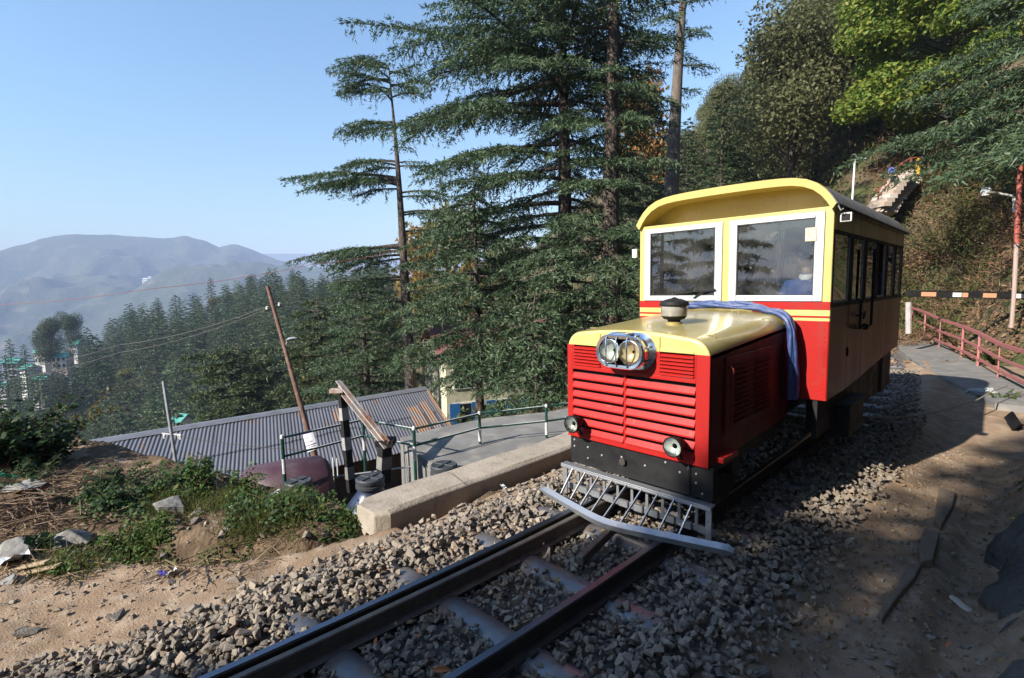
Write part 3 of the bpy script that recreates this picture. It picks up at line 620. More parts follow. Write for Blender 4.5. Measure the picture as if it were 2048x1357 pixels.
# valley and mountains from 430 m to 6 km
MU = np.array([-900, -400, -150, 0, 70, 100, 150, 240, 300, 340, 390, 420, 450, 490, 530, 570, 610, 660, 720, 900, 1400]); MV = np.array([600, 560, 530, 505, 488, 478, 471, 470, 474, 478, 474, 482, 496, 490, 508, 522, 531, 546, 556, 566, 560.0])
DR = 2500.0
def mount_h(ph):
    u = 1024+FPX*np.tan(np.clip(ph, -1.15, .5)); v = np.interp(u, MU, MV); d = DR*np.cos(np.clip(ph, -1.15, .5))
    return CAM[2] + d*(FWD[2] + (u-1024)/FPX*RGT[2] + (678.5-v)/FPX*UPV[2])
P2 = np.radians(np.linspace(-178, 60, 700)); R2 = np.concatenate([np.geomspace(415, 1200, 26, endpoint=False), np.linspace(1200, 2500, 60, endpoint=False), np.linspace(2500, 4800, 26)])
PP, RRg = np.meshgrid(P2, R2); mx_ = CAM[0]+RRg*(np.cos(PP)*FH[0]+np.sin(PP)*RH[0]); my_ = CAM[1]+RRg*(np.cos(PP)*FH[1]+np.sin(PP)*RH[1])
H = mount_h(PP); lowz = -230.0
edge = TZ(CAM[0]+440*(np.cos(PP)*FH[0]+np.sin(PP)*RH[0]), CAM[1]+440*(np.cos(PP)*FH[1]+np.sin(PP)*RH[1]))-22
z = np.where(RRg < 1150, edge + (lowz-edge)*sstep(415, 1150, RRg), lowz + (H-lowz)*np.clip((RRg-1150)/(DR-1150), 0, 1)**1.05)
z = np.where(RRg > DR, H - (RRg-DR)*.22, z)
rough = fbm(mx_*.004, my_*.004, 91, 5)*95 - np.abs(fbm(mx_*.0024, my_*.0024, 95, 4))*130
rough2 = fbm(mx_*.02, my_*.02, 93, 3)*14 - np.abs(fbm(mx_*.008+my_*.004, my_*.008, 99, 3))*40
mz = z + (rough+rough2)*sstep(600, 1300, RRg)*(1-.95*np.exp(-((RRg-DR)/170.0)**2)) + (fbm(PP*60, PP*0, 97, 3)*5)*np.exp(-((RRg-DR)/140.0)**2)
# a nearer spur that crosses the foot of the mountain on the right
ub = 1024+FPX*np.tan(np.clip(PP, -1.15, .5)); spv = np.interp(ub, [-200, 150, 220, 300, 370, 430, 520, 700, 900], [700, 622, 590, 552, 528, 522, 520, 535, 560]); d1s = 1750*np.cos(np.clip(PP, -1.15, .5))
hs_ = CAM[2] + d1s*(FWD[2] + (ub-1024)/FPX*RGT[2] + (678.5-spv)/FPX*UPV[2])
spur = hs_ - np.abs(RRg-1750)*np.where(RRg < 1750, .50, .55) + rough2*.8
mz = np.maximum(mz, spur)
nr, npn = mx_.shape; ii = (np.arange(nr-1)[:, None]*npn + np.arange(npn-1)[None]).ravel(); MF = np.stack([ii, ii+1, ii+npn+1, ii+npn], 1)
MTN = mat('wooded_mountain', (.040, .055, .028), (.075, .080, .045), scale=.012, detail=12, rough=1, c3=(.14, .12, .075), scale3=.02, lo3=.58, hi3=.72, spec=.05, bump=.6, bscale=.08, bdist=6)
mtn = link('mountains', npmesh('mountains', np.stack([mx_, my_, mz], -1).reshape(-1, 3), MF, MTN, smooth=True)); tag(mtn, kind='structure')
print('mountain top', mz.max(), 'low', mz.min())
# one faint range farther still
u4 = np.linspace(430, 1000, 60); mbV = []
for u in u4:
    v = 512-8*math.exp(-((u-545)/60)**2)*1.6 + 16*(1-math.exp(-((u-560)/420)**2)) + 4*float(fbm(u*.02, 0, 5, 3))
    v = max(v, 508)
    top = at(u, v, 4100.0); kx = (top-CAM); kx[2] = 0; kx /= np.linalg.norm(kx)
    mbV += [tuple(top-kx*900-np.array((0, 0, 300+top[2]))), tuple(top-kx*350-np.array((0, 0, 110))), tuple(top), tuple(top+kx*500-np.array((0, 0, 260)))]
far = link('far_range', npmesh('far_range', np.array(mbV), np.array([[4*i+j, 4*i+j+1, 4*i+5+j, 4*i+4+j] for i in range(len(u4)-1) for j in range(3)]), MTN, smooth=True)); tag(far, kind='structure')

# ------------------------------------------------------------------ haze: one closed box of even air
hz_ = MB().box(-5900, 5900, -5900, 5900, -660, 300).build('haze', [], None); hz_.data.materials.clear()
hm = bpy.data.materials.new('haze_air'); hm.use_nodes = True; hn = hm.node_tree; hn.nodes.remove(hn.nodes['Principled BSDF'])
pv = hn.nodes.new('ShaderNodeVolumePrincipled'); pv.inputs['Color'].default_value = (.57, .70, 1.0, 1); pv.inputs['Density'].default_value = HAZE; pv.inputs['Anisotropy'].default_value = -.12
hn.links.new(pv.outputs[0], hn.nodes['Material Output'].inputs['Volume']); hz_.data.materials.append(hm); tag(hz_, kind='stuff')
# ================================================================== trees
BARK = mat('cedar_bark', (.085, .062, .048), (.045, .034, .028), scale=9, rough=.95, stretch=(1, 1, .25), bump=1, bscale=16, bdist=.05, c3=(.13, .10, .08), scale3=20)
BARKP = mat('pale_bark', (.16, .13, .105), (.09, .07, .055), scale=9, rough=.95, stretch=(1, 1, .3), bump=.8, bscale=14, bdist=.04)
NEED = leafmat('cedar_needles', [(.034, .062, .032), (.058, .096, .048), (.098, .140, .062), (.072, .120, .066)], trans=.22, rough=.5)
NEEDF = leafmat('far_cedar_needles', [(.042, .072, .034), (.066, .100, .044), (.094, .130, .056)], trans=.25, rough=.6, objvar=.5)
NEEDM = leafmat('mid_cedar_needles', [(.040, .068, .026), (.062, .092, .034), (.090, .116, .044)], trans=.25, rough=.6, objvar=.5)
OAK = leafmat('oak_leaves', [(.085, .115, .042), (.12, .150, .060), (.145, .175, .075), (.16, .165, .075)], trans=.35, objvar=.55)
LIME = leafmat('bright_leaves', [(.075, .135, .018), (.12, .19, .028), (.19, .24, .04), (.26, .25, .05)], trans=.4, rough=.5, spec=.25)
GOLD = leafmat('yellowing_leaves', [(.20, .13, .020), (.28, .19, .03), (.16, .15, .04), (.30, .17, .03)], trans=.4, objvar=.4)
OLIV = leafmat('olive_leaves', [(.10, .10, .022), (.15, .14, .03), (.08, .10, .028), (.18, .15, .035)], trans=.4, objvar=.4)

def tri_cards(P, D, L, Wd, r, droop=.25):
    """thin pointed tufts: base points P, directions D, length L, width Wd"""
    n = len(P); D = D/np.linalg.norm(D, axis=1)[:, None]
    q = r.normal(size=(n, 3)); S = np.cross(D, q); S /= np.maximum(np.linalg.norm(S, axis=1)[:, None], 1e-6)
    L = np.broadcast_to(L, n)[:, None]; Wd = np.broadcast_to(Wd, n)[:, None]
    tip = P+D*L; tip[:, 2] -= droop*L[:, 0]*r.random(n)
    V = np.stack([P-S*Wd*.5, P+S*Wd*.5, tip], 1).reshape(-1, 3)
    return V
def tris(V): return np.arange(len(V)).reshape(-1, 3)
def leaf_quads(P, N, size, r, asp=.6):
    n = len(P); N = N/np.maximum(np.linalg.norm(N, axis=1)[:, None], 1e-6)
    q = r.normal(size=(n, 3)); A = np.cross(N, q); A /= np.maximum(np.linalg.norm(A, axis=1)[:, None], 1e-6); B = np.cross(N, A)
    s = np.broadcast_to(size, n)[:, None]
    V = np.stack([P-A*s*.5, P+B*s*asp*.5, P+A*s*.5, P-B*s*asp*.5], 1).reshape(-1, 3)
    return V, np.arange(len(V)).reshape(-1, 4)
def branch_spray(r, base, az, L, rise, droop, dens=1.0, tw=.34, tuft=.145, twid=.042, step=.12):
    """one horizontal cedar limb: its wood curve and the needle tufts of its side twigs"""
    k = np.linspace(0, 1, 12); h = np.array((math.cos(az), math.sin(az), 0.0)); sd = np.array((-h[1], h[0], 0))
    bend = (r.random()-.5)*.35*L
    def C(s):
        s = np.asarray(s)[..., None]; return base + h*(L*s) + sd*(bend*s*s) + np.array((0, 0, 1.0))*(L*(rise*s - droop*s*s))
    axis = C(k)
    m = max(5, int(L*.9/step*1.45)); s = np.linspace(.12, .99, m) + (r.random(m)-.5)*.02
    P, D = [], []
    side = np.where(np.arange(m) % 2 == 0, 1.0, -1.0)
    tl = np.minimum(tw*L*(1.05-s)**.7*(.6+.8*r.random(m)), 1.25)+.12
    tl *= (sstep(.08, .30, s)*.7+.3)*(.45+.9*vnoise(s*7+az*3, s*0+az, 3))
    # tufts along the limb itself, then along each twig
    nb = int(L/.03*dens); sb = .15+.85*r.random(nb); P.append(C(sb)); D.append(h*.7+r.normal(size=(nb, 3))*.6)
    for j in range(m):
        td = h*(.45+.3*r.random()) + sd*side[j]*(.8+.2*r.random()) + np.array((0, 0, -.10+.22*(r.random()-.5)))
        td /= np.linalg.norm(td); c = C(np.array([s[j]]))[0]; nt_ = max(3, int(tl[j]/.034*dens))
        q = r.random(nt_)**.8; p = c + td[None]*(tl[j]*q)[:, None]; p[:, 2] -= (.10+.40*r.random())*tl[j]*q*q; p += r.normal(size=(nt_, 3))*.03
        P.append(p); D.append(td[None]*.9+r.normal(size=(nt_, 3))*.55+np.array((0, 0, -.08)))
    P = np.concatenate(P); D = np.concatenate(D)
    return axis, tri_cards(P, D, tuft*(.65+.7*r.random(len(P))), twid, r, .35)
def trunk_rings(r, h, r0, lean, wob, n=14):
    t = np.linspace(0, 1, n); ph = r.random(2)*6
    return [np.array((lean[0]*q*h + wob*math.sin(q*5+ph[0])*q, lean[1]*q*h + wob*math.sin(q*4+ph[1])*q, q*h)) for q in t], [max(r0*(1-q)**.8*(1+.35*math.exp(-q*18)), .02) for q in t]
def cedar(name, label, base, h, r0, branches, seed, lean=(0, 0), wob=.15, m=None, group=None, top=None, dens=1.0, tuft=.145, twid=.042, bark=None, tw=.34, step=.12):
    """branches: (height fraction, azimuth, length, rise, droop)"""
    r = np.random.default_rng(seed); t = thing(name, label, 'tree', base, 0, group)
    pts, rad = trunk_rings(r, h, r0, lean, wob)
    wood = MB().tube(pts, rad, 12); VV = []
    fz = np.linspace(0, 1, len(pts)); PX = np.array(pts)
    for (f, az, L, rise, droop) in branches:
        c = np.array([np.interp(f, fz, PX[:, k]) for k in range(3)])
        ax, V = branch_spray(r, c, az, L, rise, droop, dens, tw=tw, tuft=tuft, twid=twid, step=step); VV.append(V)
        if L > 1.3:
            for g_, o_ in ((.30+.12*r.random(), 1), (.48+.14*r.random(), -1)):
                i_ = int(g_*11); _, V3 = branch_spray(r, ax[i_], az+o_*(.45+.35*r.random()), L*(.62-.35*g_)*(.8+.5*r.random()), rise*.5+.1*(r.random()-.5), droop+.08, dens*.9, tw=tw, tuft=tuft, twid=twid, step=step*1.2); VV.append(V3); wood.tube(list(_[:8]), list(np.linspace(.022, .006, 8)), 4)
        rb = min(.018+.014*L, .11); wood.tube(list(ax[:10]), list(np.linspace(rb, rb*.22, 10)), 5)
    wood.build('trunk', bark or BARK, t, smooth=True)
    V = np.concatenate(VV); link('crown', npmesh('crown', V, tris(V), m or NEED), t)
    return t
def whorl(r, f0, f1, n, L0, L1, rise=(.05, .2), droop=(.1, .3), dirf=None, lj=.35):
    out = []; az = r.random()*6
    for k in range(n):
        t = (k+.5*r.random())/n; f = f0+(f1-f0)*t; az += 2.4+.5*(r.random()-.5)
        L = (L0+(L1-L0)*t)*(1-lj/2+lj*r.random())
        if dirf: L *= dirf(az)
        if L > .5: out.append((f, az, L, rise[0]+(rise[1]-rise[0])*r.random(), droop[0]+(droop[1]-droop[0])*r.random()))
    return out
AZR = math.atan2(RGT[1], RGT[0]); AZF = math.atan2(FWD[1], FWD[0])       # towards picture right / away from the camera
def place(u, v, d):
    p = at(u, v, d); p[2] = float(TZ(p[0], p[1])); return p
def h_to(p, v, u, d): return float(at(u, v, d)[2]-p[2])

# --- the lone flagged cedar
p = place(828, 790, 22); ht = h_to(p, 128, 776, 22); tt = at(776, 128, 22)
ln = ((tt[0]-p[0])/ht, (tt[1]-p[1])/ht)
def fz_(v): return float((at(800, v, 22)[2]-p[2])/ht)
br = []
r1 = np.random.default_rng(31)
for v, side, L in [(140, 1, 2.6), (150, -1, 1.5), (162, 1, 2.7), (176, -1, 1.7), (130, 1, 2.0), (188, 1, 2.6), (198, -1, 1.6), (160, .3, 1.9), (172, -.4, 1.6), (128, .5, 1.4), (145, -.5, 1.2), (182, .7, 2.2), (205, .2, 1.6), (168, .85, 2.5),
                   (248, 1, 2.7), (254, .8, 2.1), (262, 1, 2.3), (255, -1, .9), (300, -1, .7), (328, 1, 3.0), (336, .8, 2.5), (342, 1, 2.0), (338, -1, 1.7), (330, -.7, 1.2), (362, 1, 4.9), (366, .85, 4.2), (371, 1, 3.8), (376, .7, 3.0), (384, 1, 2.2), (392, -1, 2.4),
                   (400, -.8, 2.0), (432, -1, 2.9), (437, -.7, 2.1), (470, -1, 2.3), (496, 1, 4.8), (502, .85, 4.6), (508, 1, 4.0), (516, .7, 3.2), (524, 1, 2.4), (540, -1, 2.6), (560, 1, 3.2), (566, .7, 2.6), (590, -1, 2.4), (610, .6, 3.2), (650, 1, 2.8), (640, -.7, 2.6), (690, .8, 3), (700, -1, 2.5)]:
    az = AZR + (math.pi if side > 0 else 0) + (1-abs(side))*1.4 + (r1.random()-.5)*.55
    br.append((fz_(v-6), az, L, (.24 if v < 215 else .12)+.10*r1.random()-(.14 if v > 480 else 0), .12+.22*r1.random()))
cedar('deodar_cedar', 'lone cedar with long flagged branches to the left against the sky', p, ht, .30, br, 41, lean=ln, wob=.16, dens=1.0, tuft=.14, twid=.042, step=.11, tw=.32)
# --- tall cedar group left of the railcar
def sidefun(c, lo, hi):
    """longer limbs towards picture-left, shorter to the right"""
    return lambda az: lo+(hi-lo)*(.5-.5*math.cos(az-AZR-0.0))
p = place(1132, 800, 19); ht = h_to(p, -150, 1125, 19); r1 = np.random.default_rng(52)
br = whorl(r1, .955, .64, 50, 2.2, 7.2, (.16, .36), (.05, .22), lambda az: .45+.50*(.5-.5*math.cos(az-AZR))) + whorl(r1, .70, .10, 64, 5.6, 4.3, (.0, .15), (.16, .34), lambda az: .65+.45*(.5-.5*math.cos(az-AZR)))
cedar('deodar_cedar', 'massive cedar with wide upper limbs reaching left, dark trunk directly left of the cab', p, ht, .36, br, 53, lean=(-.004, .003), dens=1.15)
p = place(1222, 790, 16.5); ht = h_to(p, -330, 1232, 16.5); r1 = np.random.default_rng(62)
br = whorl(r1, .97, .60, 26, 1.2, 3.6, (.05, .25), (.1, .3)) + whorl(r1, .60, .36, 9, 2.0, 1.8, (-.05, .1), (.1, .3)) + whorl(r1, .30, .10, 22, 2.6, 3.0, (-.05, .08), (.2, .38))
cedar('deodar_cedar', 'straight thick cedar trunk nearest the left edge of the cab', p, ht, .35, br, 63, lean=(.001, .001), dens=1.0)
p = place(1330, 560, 23); ht = h_to(p, -220, 1380, 23); t_ = at(1380, -220, 23); r1 = np.random.default_rng(72)
br = whorl(r1, .98, .62, 22, 1.0, 2.6, (.0, .2), (.1, .3), lambda az: .55+.6*(.5-.5*math.cos(az-AZR))) + [(.60, AZR, 1.8, .05, .1), (.55, AZR+.5, 1.4, .1, .1), (.50, AZR+3, 2.5, .0, .2)]
cedar('deodar_cedar', 'slim cedar trunk leaning right above the cab roof', p, ht, .44, br, 73, lean=((t_[0]-p[0])/ht, (t_[1]-p[1])/ht), bark=BARKP, dens=.9)
# lower, bushier cedars in front of and between the big trunks
p = place(735, 800, 24); ht = h_to(p, 545, 728, 24); r1 = np.random.default_rng(82)
cedar('deodar_cedar', 'broad bushy cedar behind the tin roof below the lone flagged cedar', p, ht, .24, whorl(r1, .97, .12, 62, 1.2, 4.4, (.02, .18), (.08, .25)), 83, dens=.95)
p = place(960, 800, 17.5); ht = h_to(p, 330, 958, 17.5); r1 = np.random.default_rng(92)
cedar('deodar_cedar', 'drooping mid green cedar between the lone cedar and the massive one', p, ht, .17, whorl(r1, .96, .28, 46, .9, 3.7, (-.04, .12), (.15, .36), lambda az: .75+.35*(.5-.5*math.cos(az-AZR))), 93, dens=1.0)
p = place(1075, 800, 14.5); ht = h_to(p, 590, 1072, 14.5); r1 = np.random.default_rng(102)
cedar('deodar_cedar', 'young drooping cedar beside the white and green railing left of the hood', p, ht, .10, whorl(r1, .95, .30, 34, .7, 2.2, (-.05, .1), (.2, .4)), 103, dens=1.05)
p = place(492, 840, 40); ht = h_to(p, 690, 478, 40); r1 = np.random.default_rng(112)
cedar('deodar_cedar', 'flat topped cedar with a bare dark trunk standing above the tin roof ridge', p, ht, .24, whorl(r1, .99, .42, 46, 3.0, 4.6, (.05, .2), (.1, .25)) + whorl(r1, .40, .15, 8, 3.2, 2.6, (-.1, .05), (.1, .2)), 113, dens=.55, tuft=.34, twid=.11, m=NEEDM)
p = place(650, 830, 33); ht = h_to(p, 585, 655, 33); r1 = np.random.default_rng(122)
cedar('deodar_cedar', 'layered cedar just right of the rusty lamp pole', p, ht, .24, whorl(r1, .97, .15, 60, 1.2, 5.0, (.02, .18), (.1, .25)), 123, dens=.6, tuft=.30, twid=.09, m=NEEDM)
# right edge: cedar limbs hanging into the picture from a trunk outside it
p = place(2170, 420, 13.5); ht = 10.5; r1 = np.random.default_rng(132)
cedar('deodar_cedar', 'cedar limbs hanging in from the right edge above the dry bank', p, ht, .26, whorl(r1, .97, .24, 60, 1.4, 5.4, (-.08, .08), (.14, .30), lambda az: .5+.6*(.5-.5*math.cos(az-AZR))), 133, dens=.9, tuft=.14)
p = place(1790, 330, 26); ht = 9; r1 = np.random.default_rng(142)
cedar('deodar_cedar', 'small drooping cedar above the stone steps', p, ht, .16, whorl(r1, .97, .15, 46, .8, 3.2, (-.1, .1), (.15, .35)), 143, dens=.8, tuft=.24, twid=.07)
# cedars on the valley side behind the camera (seen only as reflections and as shade on the ditch)
for k, (x, y, hh_, rr, lab) in enumerate([(-9.5, -21, 17, 4.0, 'a'), (-16, -26, 20, 4.4, 'b'), (-5.5, -30, 15, 3.6, 'c'), (-20, -15, 16, 3.8, 'd')]):
    z = float(TZ(x, y)); r1 = np.random.default_rng(150+k)
    cedar('deodar_cedar', 'cedar mirrored in the windscreens from the valley side', (x, y, z), hh_, .28, whorl(r1, .97, .15, 50, .8, rr, (.0, .2), (.1, .3)), 160+k, dens=.55, tuft=.3, twid=.09, group='cedars mirrored in the windscreens')
for k, (x, y, zz, hh_, f0, L) in enumerate([(-2.0, -17, -.2, 12.0, .66, 2.1), (-.3, -16, -.2, 12.6, .55, 2.0), (1.6, -12.5, .2, 11, .45, 2.0), (-1.55, -18.5, -.2, 16.8, .76, 1.15)]):
    r1 = np.random.default_rng(170+k)
    cedar('deodar_cedar', 'cedar behind the viewpoint that dapples the ditch with shade', (x, y, zz), hh_, .2, whorl(r1, .97, f0, 56, 1.3, L, (.0, .2), (.1, .3), lambda az: .9), 180+k, dens=.6, twid=.10, tuft=.26, group='cedars shading the ditch')

# --- forest on the spur across the valley: shared meshes, one object per tree
def far_cedar_mesh(seed, h=15.0, spread=3.4, nb=64, tiers=True, tuft=.44):
    r = np.random.default_rng(seed); VV = []
    for k in range(nb):
        f = .14+.85*(k+.5)/nb; az = k*2.4+r.random()*.6; prof = (1-f)**.62 if tiers else (.55+.45*math.sin(f*3))*(1-f**6)
        L = spread*(prof+.10)*(.7+.6*r.random()); z = f*h
        n = max(8, int(L*30)); s = r.random(n)**.7; h2 = np.array((math.cos(az), math.sin(az), 0)); sd = np.array((-h2[1], h2[0], 0))
        P = h2*(L*s)[:, None] + sd*((r.random(n)-.5)*.75*L*(1.1-s))[:, None] + np.array((0, 0, 1))*(z + L*(.14*s-.20*s*s) + (r.random(n)-.5)*.16)[:, None]
        D = h2[None]*.8 + r.normal(size=(n, 3))*np.array((.6, .6, .22)) + np.array((0, 0, -.15)); VV.append(tri_cards(P, D, tuft*(.7+.6*r.random(n)), tuft*.36, r, .3))
    V = np.concatenate(VV); nl = len(V)//3
    tb_ = MB().tube([(0, 0, -1.5), (0, 0, h*.5), (0, 0, h*.97)], [.24, .16, .03], 6)
    F = [tuple(t) for t in tris(V)]; VA = [tuple(v) for v in V] + tb_.v; FA = F + [tuple(i+len(V) for i in f) for f in tb_.f]
    return npmesh('cedar_tree', np.array(VA), FA, [NEEDF, BARK], [0]*nl+[1]*len(tb_.f))
FM = [far_cedar_mesh(200+i, 15+1.5*(i % 3), 3.0+.5*(i % 2), 66, i != 3) for i in range(4)]
def broad_mesh(name, seed, h, spread, nleaf, size, m, clumps=9, trunkm=None, low=.25):
    r = np.random.default_rng(seed); VV, NN = [], []
    cs = []
    for k in range(clumps):
        a = r.random()*6.28; q = math.sqrt(r.random()); zc = h*(low+.15+(.80-low)*r.random()); rad = spread*(.34+.22*r.random())*(1.0 if zc < h*.75 else .8)
        cs.append((np.array((math.cos(a)*q*spread*.62*(1.1-.5*zc/h), math.sin(a)*q*spread*.62*(1.1-.5*zc/h), zc)), rad))
    cs.append((np.array((0, 0, h*.86)), spread*.42))
    per = nleaf//len(cs)
    for c, rad in cs:
        u = r.normal(size=(per, 3)); u /= np.linalg.norm(u, axis=1)[:, None]; lump = 1+.22*np.sin(u[:, 0]*7+c[0])*np.sin(u[:, 1]*6+c[1])*np.sin(u[:, 2]*8)
        rr_ = rad*(.55+.5*r.random(per)**.6)*lump; P = c + u*rr_[:, None]*np.array((1, 1, .78)); VV.append(P); NN.append(u*.6+r.normal(size=(per, 3))*.7+np.array((0, 0, .4)))
    P = np.concatenate(VV); N_ = np.concatenate(NN); V, F = leaf_quads(P, N_, size*(.6+.8*r.random(len(P))), r)
    tb_ = MB().tube([(0, 0, -1.2), (.05, .03, h*.3), (0, 0, h*.6)], [.20, .14, .07], 7)
    for c, rad in cs: tb_.tube([(0, 0, h*(low+.05)), tuple(c*.6+np.array((0, 0, h*.1))), tuple(c)], [.08, .05, .02], 5)
    VA = [tuple(v) for v in V]+tb_.v; FA = [tuple(f) for f in F]+[tuple(i+len(V) for i in f) for f in tb_.f]
    return npmesh(name, np.array(VA), FA, [m, trunkm or BARK], [0]*len(F)+[1]*len(tb_.f))
BM = [broad_mesh('oak_tree', 300+i, 8.5+i, 3.5+.3*i, 20000, .17, OAK, 15+i) for i in range(4)]
GM_ = [broad_mesh('yellow_tree', 320+i, 9, 2.6, 2600, .30, GOLD, 9) for i in range(2)]; OM_ = [broad_mesh('olive_tree', 330, 9, 3.2, 3000, .30, OLIV, 9)]
def plant_copy(name, me, p, s, label, cat, group, tilt=.03):
    o = link(name, me, None, p); o.scale = (s*(.85+.3*random.random()), s*(.85+.3*random.random()), s); o.rotation_euler = ((random.random()-.5)*tilt*2, (random.random()-.5)*tilt*2, random.random()*6.28)
    return tag(o, label, cat, group)
for k, (x, y, h_, f0, L) in enumerate([(3.7, -4.6, 15, .46, 3.0), (4.1, -1.0, 16, .45, 3.2), (4.6, 2.6, 15, .46, 3.0), (3.9, -8.0, 15, .46, 2.7), (5.6, 5.6, 16, .48, 3.2), (2.9, -12.0, 15, .5, 2.6)]):  # out of view, added to shut out sky light above the ditch
    r1 = np.random.default_rng(240+k); z = float(G(x, y)); cedar('deodar_cedar', 'unseen cedar added over the ditch to block sky light', (x, y, z-.3), h_, .25, whorl(r1, .97, f0, 40, .8, L, (.0, .15), (.1, .25), lambda az: .8), 250+k, dens=.4, tuft=.34, twid=.13, group='unseen cedars added to block sky light')
for k in range(46):  # unseen trees, added so less sky light reaches the right side
    x, y = 6.6+8.0*random.random(), -9+22*random.random()
    z = float(TZ(x, y)) if x > 7 or y > 12 else float(G(x, y))
    if k % 3: plant_copy('cedar_tree', FM[k % 4], (x, y, z-.4), .45+.4*random.random(), 'unseen cedar added on the bank to block sky light', 'tree', 'unseen trees added to darken the right side')
    else: plant_copy('oak_tree', BM[k % 4], (x, y, z-.4), .45+.3*random.random(), 'unseen oak added on the bank to block sky light', 'tree', 'unseen trees added to darken the right side')
rf = np.random.default_rng(400); cnt = 0; used = []
# skyline of the spur in the photo: tree tops must reach these heights
SKU = np.array([-60, 0, 60, 110, 160, 200, 260, 300, 340, 400, 470, 520, 580, 640, 700, 760]); SKV = np.array([712, 700, 690, 690, 672, 655, 620, 600, 575, 572, 560, 550, 545, 556, 548, 530.0])
tries = 0
while cnt < 262 and tries < 12000:
    tries += 1
    u = -70+860*rf.random(); row = rf.random()
    d = 46*(3.6**row) if rf.random() < .55 else 120+75*rf.random()
    p = place(u, 700, d)
    vb = 678.5-FPX*((p-CAM) @ UPV)/((p-CAM) @ FWD); lim = float(np.interp(u, SKU, SKV)); s = (.72+.5*rf.random())
    if u < 330 and d < 62 and rf.random() < .5: continue
    hgt = 16*s; vt = vb-FPX*hgt/d
    if vt < lim+2: s *= max(.3, (vb-lim-3*rf.random())/(vb-vt));
    if s < .5: continue
    if any((p[0]-q[0])**2+(p[1]-q[1])**2 < (3.6+d*.006)**2 for q in used): continue
    if 395 < u < 600 and d < 60: continue
    if 20 < u < 190 and 640 < vt < 722 and d < 160 and rf.random() < .62: continue
    used.append(p); k = int(rf.integers(0, 12))
    if k == 11: plant_copy('olive_tree', OM_[0], p, s*1.25, 'round crowned leafy tree among the cedars on the spur across the valley', 'tree', 'leafy trees on the forested spur')
    else: plant_copy('cedar_tree', FM[k % 4], p, s, 'dark layered cedar in the dense forest on the spur across the valley', 'tree', 'cedars on the forested spur')
    cnt += 1
for (u, vb, d, vt) in [(22, 830, 118, 722), (44, 845, 112, 742), (70, 850, 108, 758), (96, 840, 112, 735), (112, 835, 116, 742), (132, 840, 118, 728), (150, 838, 120, 735), (176, 830, 122, 700), (6, 850, 108, 745), (58, 800, 128, 700), (120, 800, 126, 715), (170, 790, 128, 690), (190, 800, 125, 668), (205, 820, 118, 672), (34, 800, 132, 690), (80, 815, 124, 722)]:
    p = at(u, vb, d); hpx = (vb-vt)*d/FPX; plant_copy('cedar_tree', FM[int(u) % 4], p, hpx/16.0, 'dark layered cedar in the dense forest on the spur across the valley', 'tree', 'cedars on the forested spur')
print('spur trees', cnt)
for u, v, d, hpx, nm in [(108, 765, 150, 128, 'left'), (149, 745, 160, 116, 'right')]:
    p = at(u, v, d); o = link('round_crowned_tree', BM[1 if nm == 'left' else 2], None, p); sc_ = hpx*d/FPX/(9.5 if nm == 'left' else 10.5); o.scale = (sc_*.72, sc_*.72, sc_)
    o.material_slots[0].link = 'OBJECT'; o.material_slots[0].material = NEEDM
    tag(o, ('left' if nm == 'left' else 'right')+' one of two tall dark round crowned trees above the green roofed houses', 'tree')
for k, (u, v, s, d, m_, lab) in enumerate([(1290, 330, 1.0, 44, GM_[0], 'orange yellow leafy tree behind the slim leaning trunk'), (1262, 330, .8, 50, OM_[0], 'olive green tree left of the orange yellow one'),
        (905, 560, 1.05, 46, OM_[0], 'olive leafed tree between the lone cedar and the cedar group'), (838, 560, .8, 50, GM_[1], 'yellow leafed tree behind the lone cedar trunk'), (880, 700, .7, 40, OM_[0], 'low olive tree behind the tin roof end'),
        (950, 640, .8, 44, GM_[0], 'yellowing tree low between the cedar trunks'), (1010, 560, .9, 52, OM_[0], 'olive tree glimpsed right of the drooping cedar')]):
    p = place(u, v, d); z_top = at(u, v-150*44/d*s, d)[2]; p[2] = min(p[2], float(at(u, v, d)[2])) if False else p[2]
    o = plant_copy(m_.name.split('.')[0], m_, p, s, lab, 'tree', None)
    top_target = {0: 148, 1: 175, 2: 395, 3: 445, 4: 560, 5: 520, 6: 470}[k]; need = float(at(u, top_target, d)[2]-p[2]); sz = max(need/9.0, .4); o.scale = (min(sz, 1.25)*.95, min(sz, 1.25)*.95, sz)
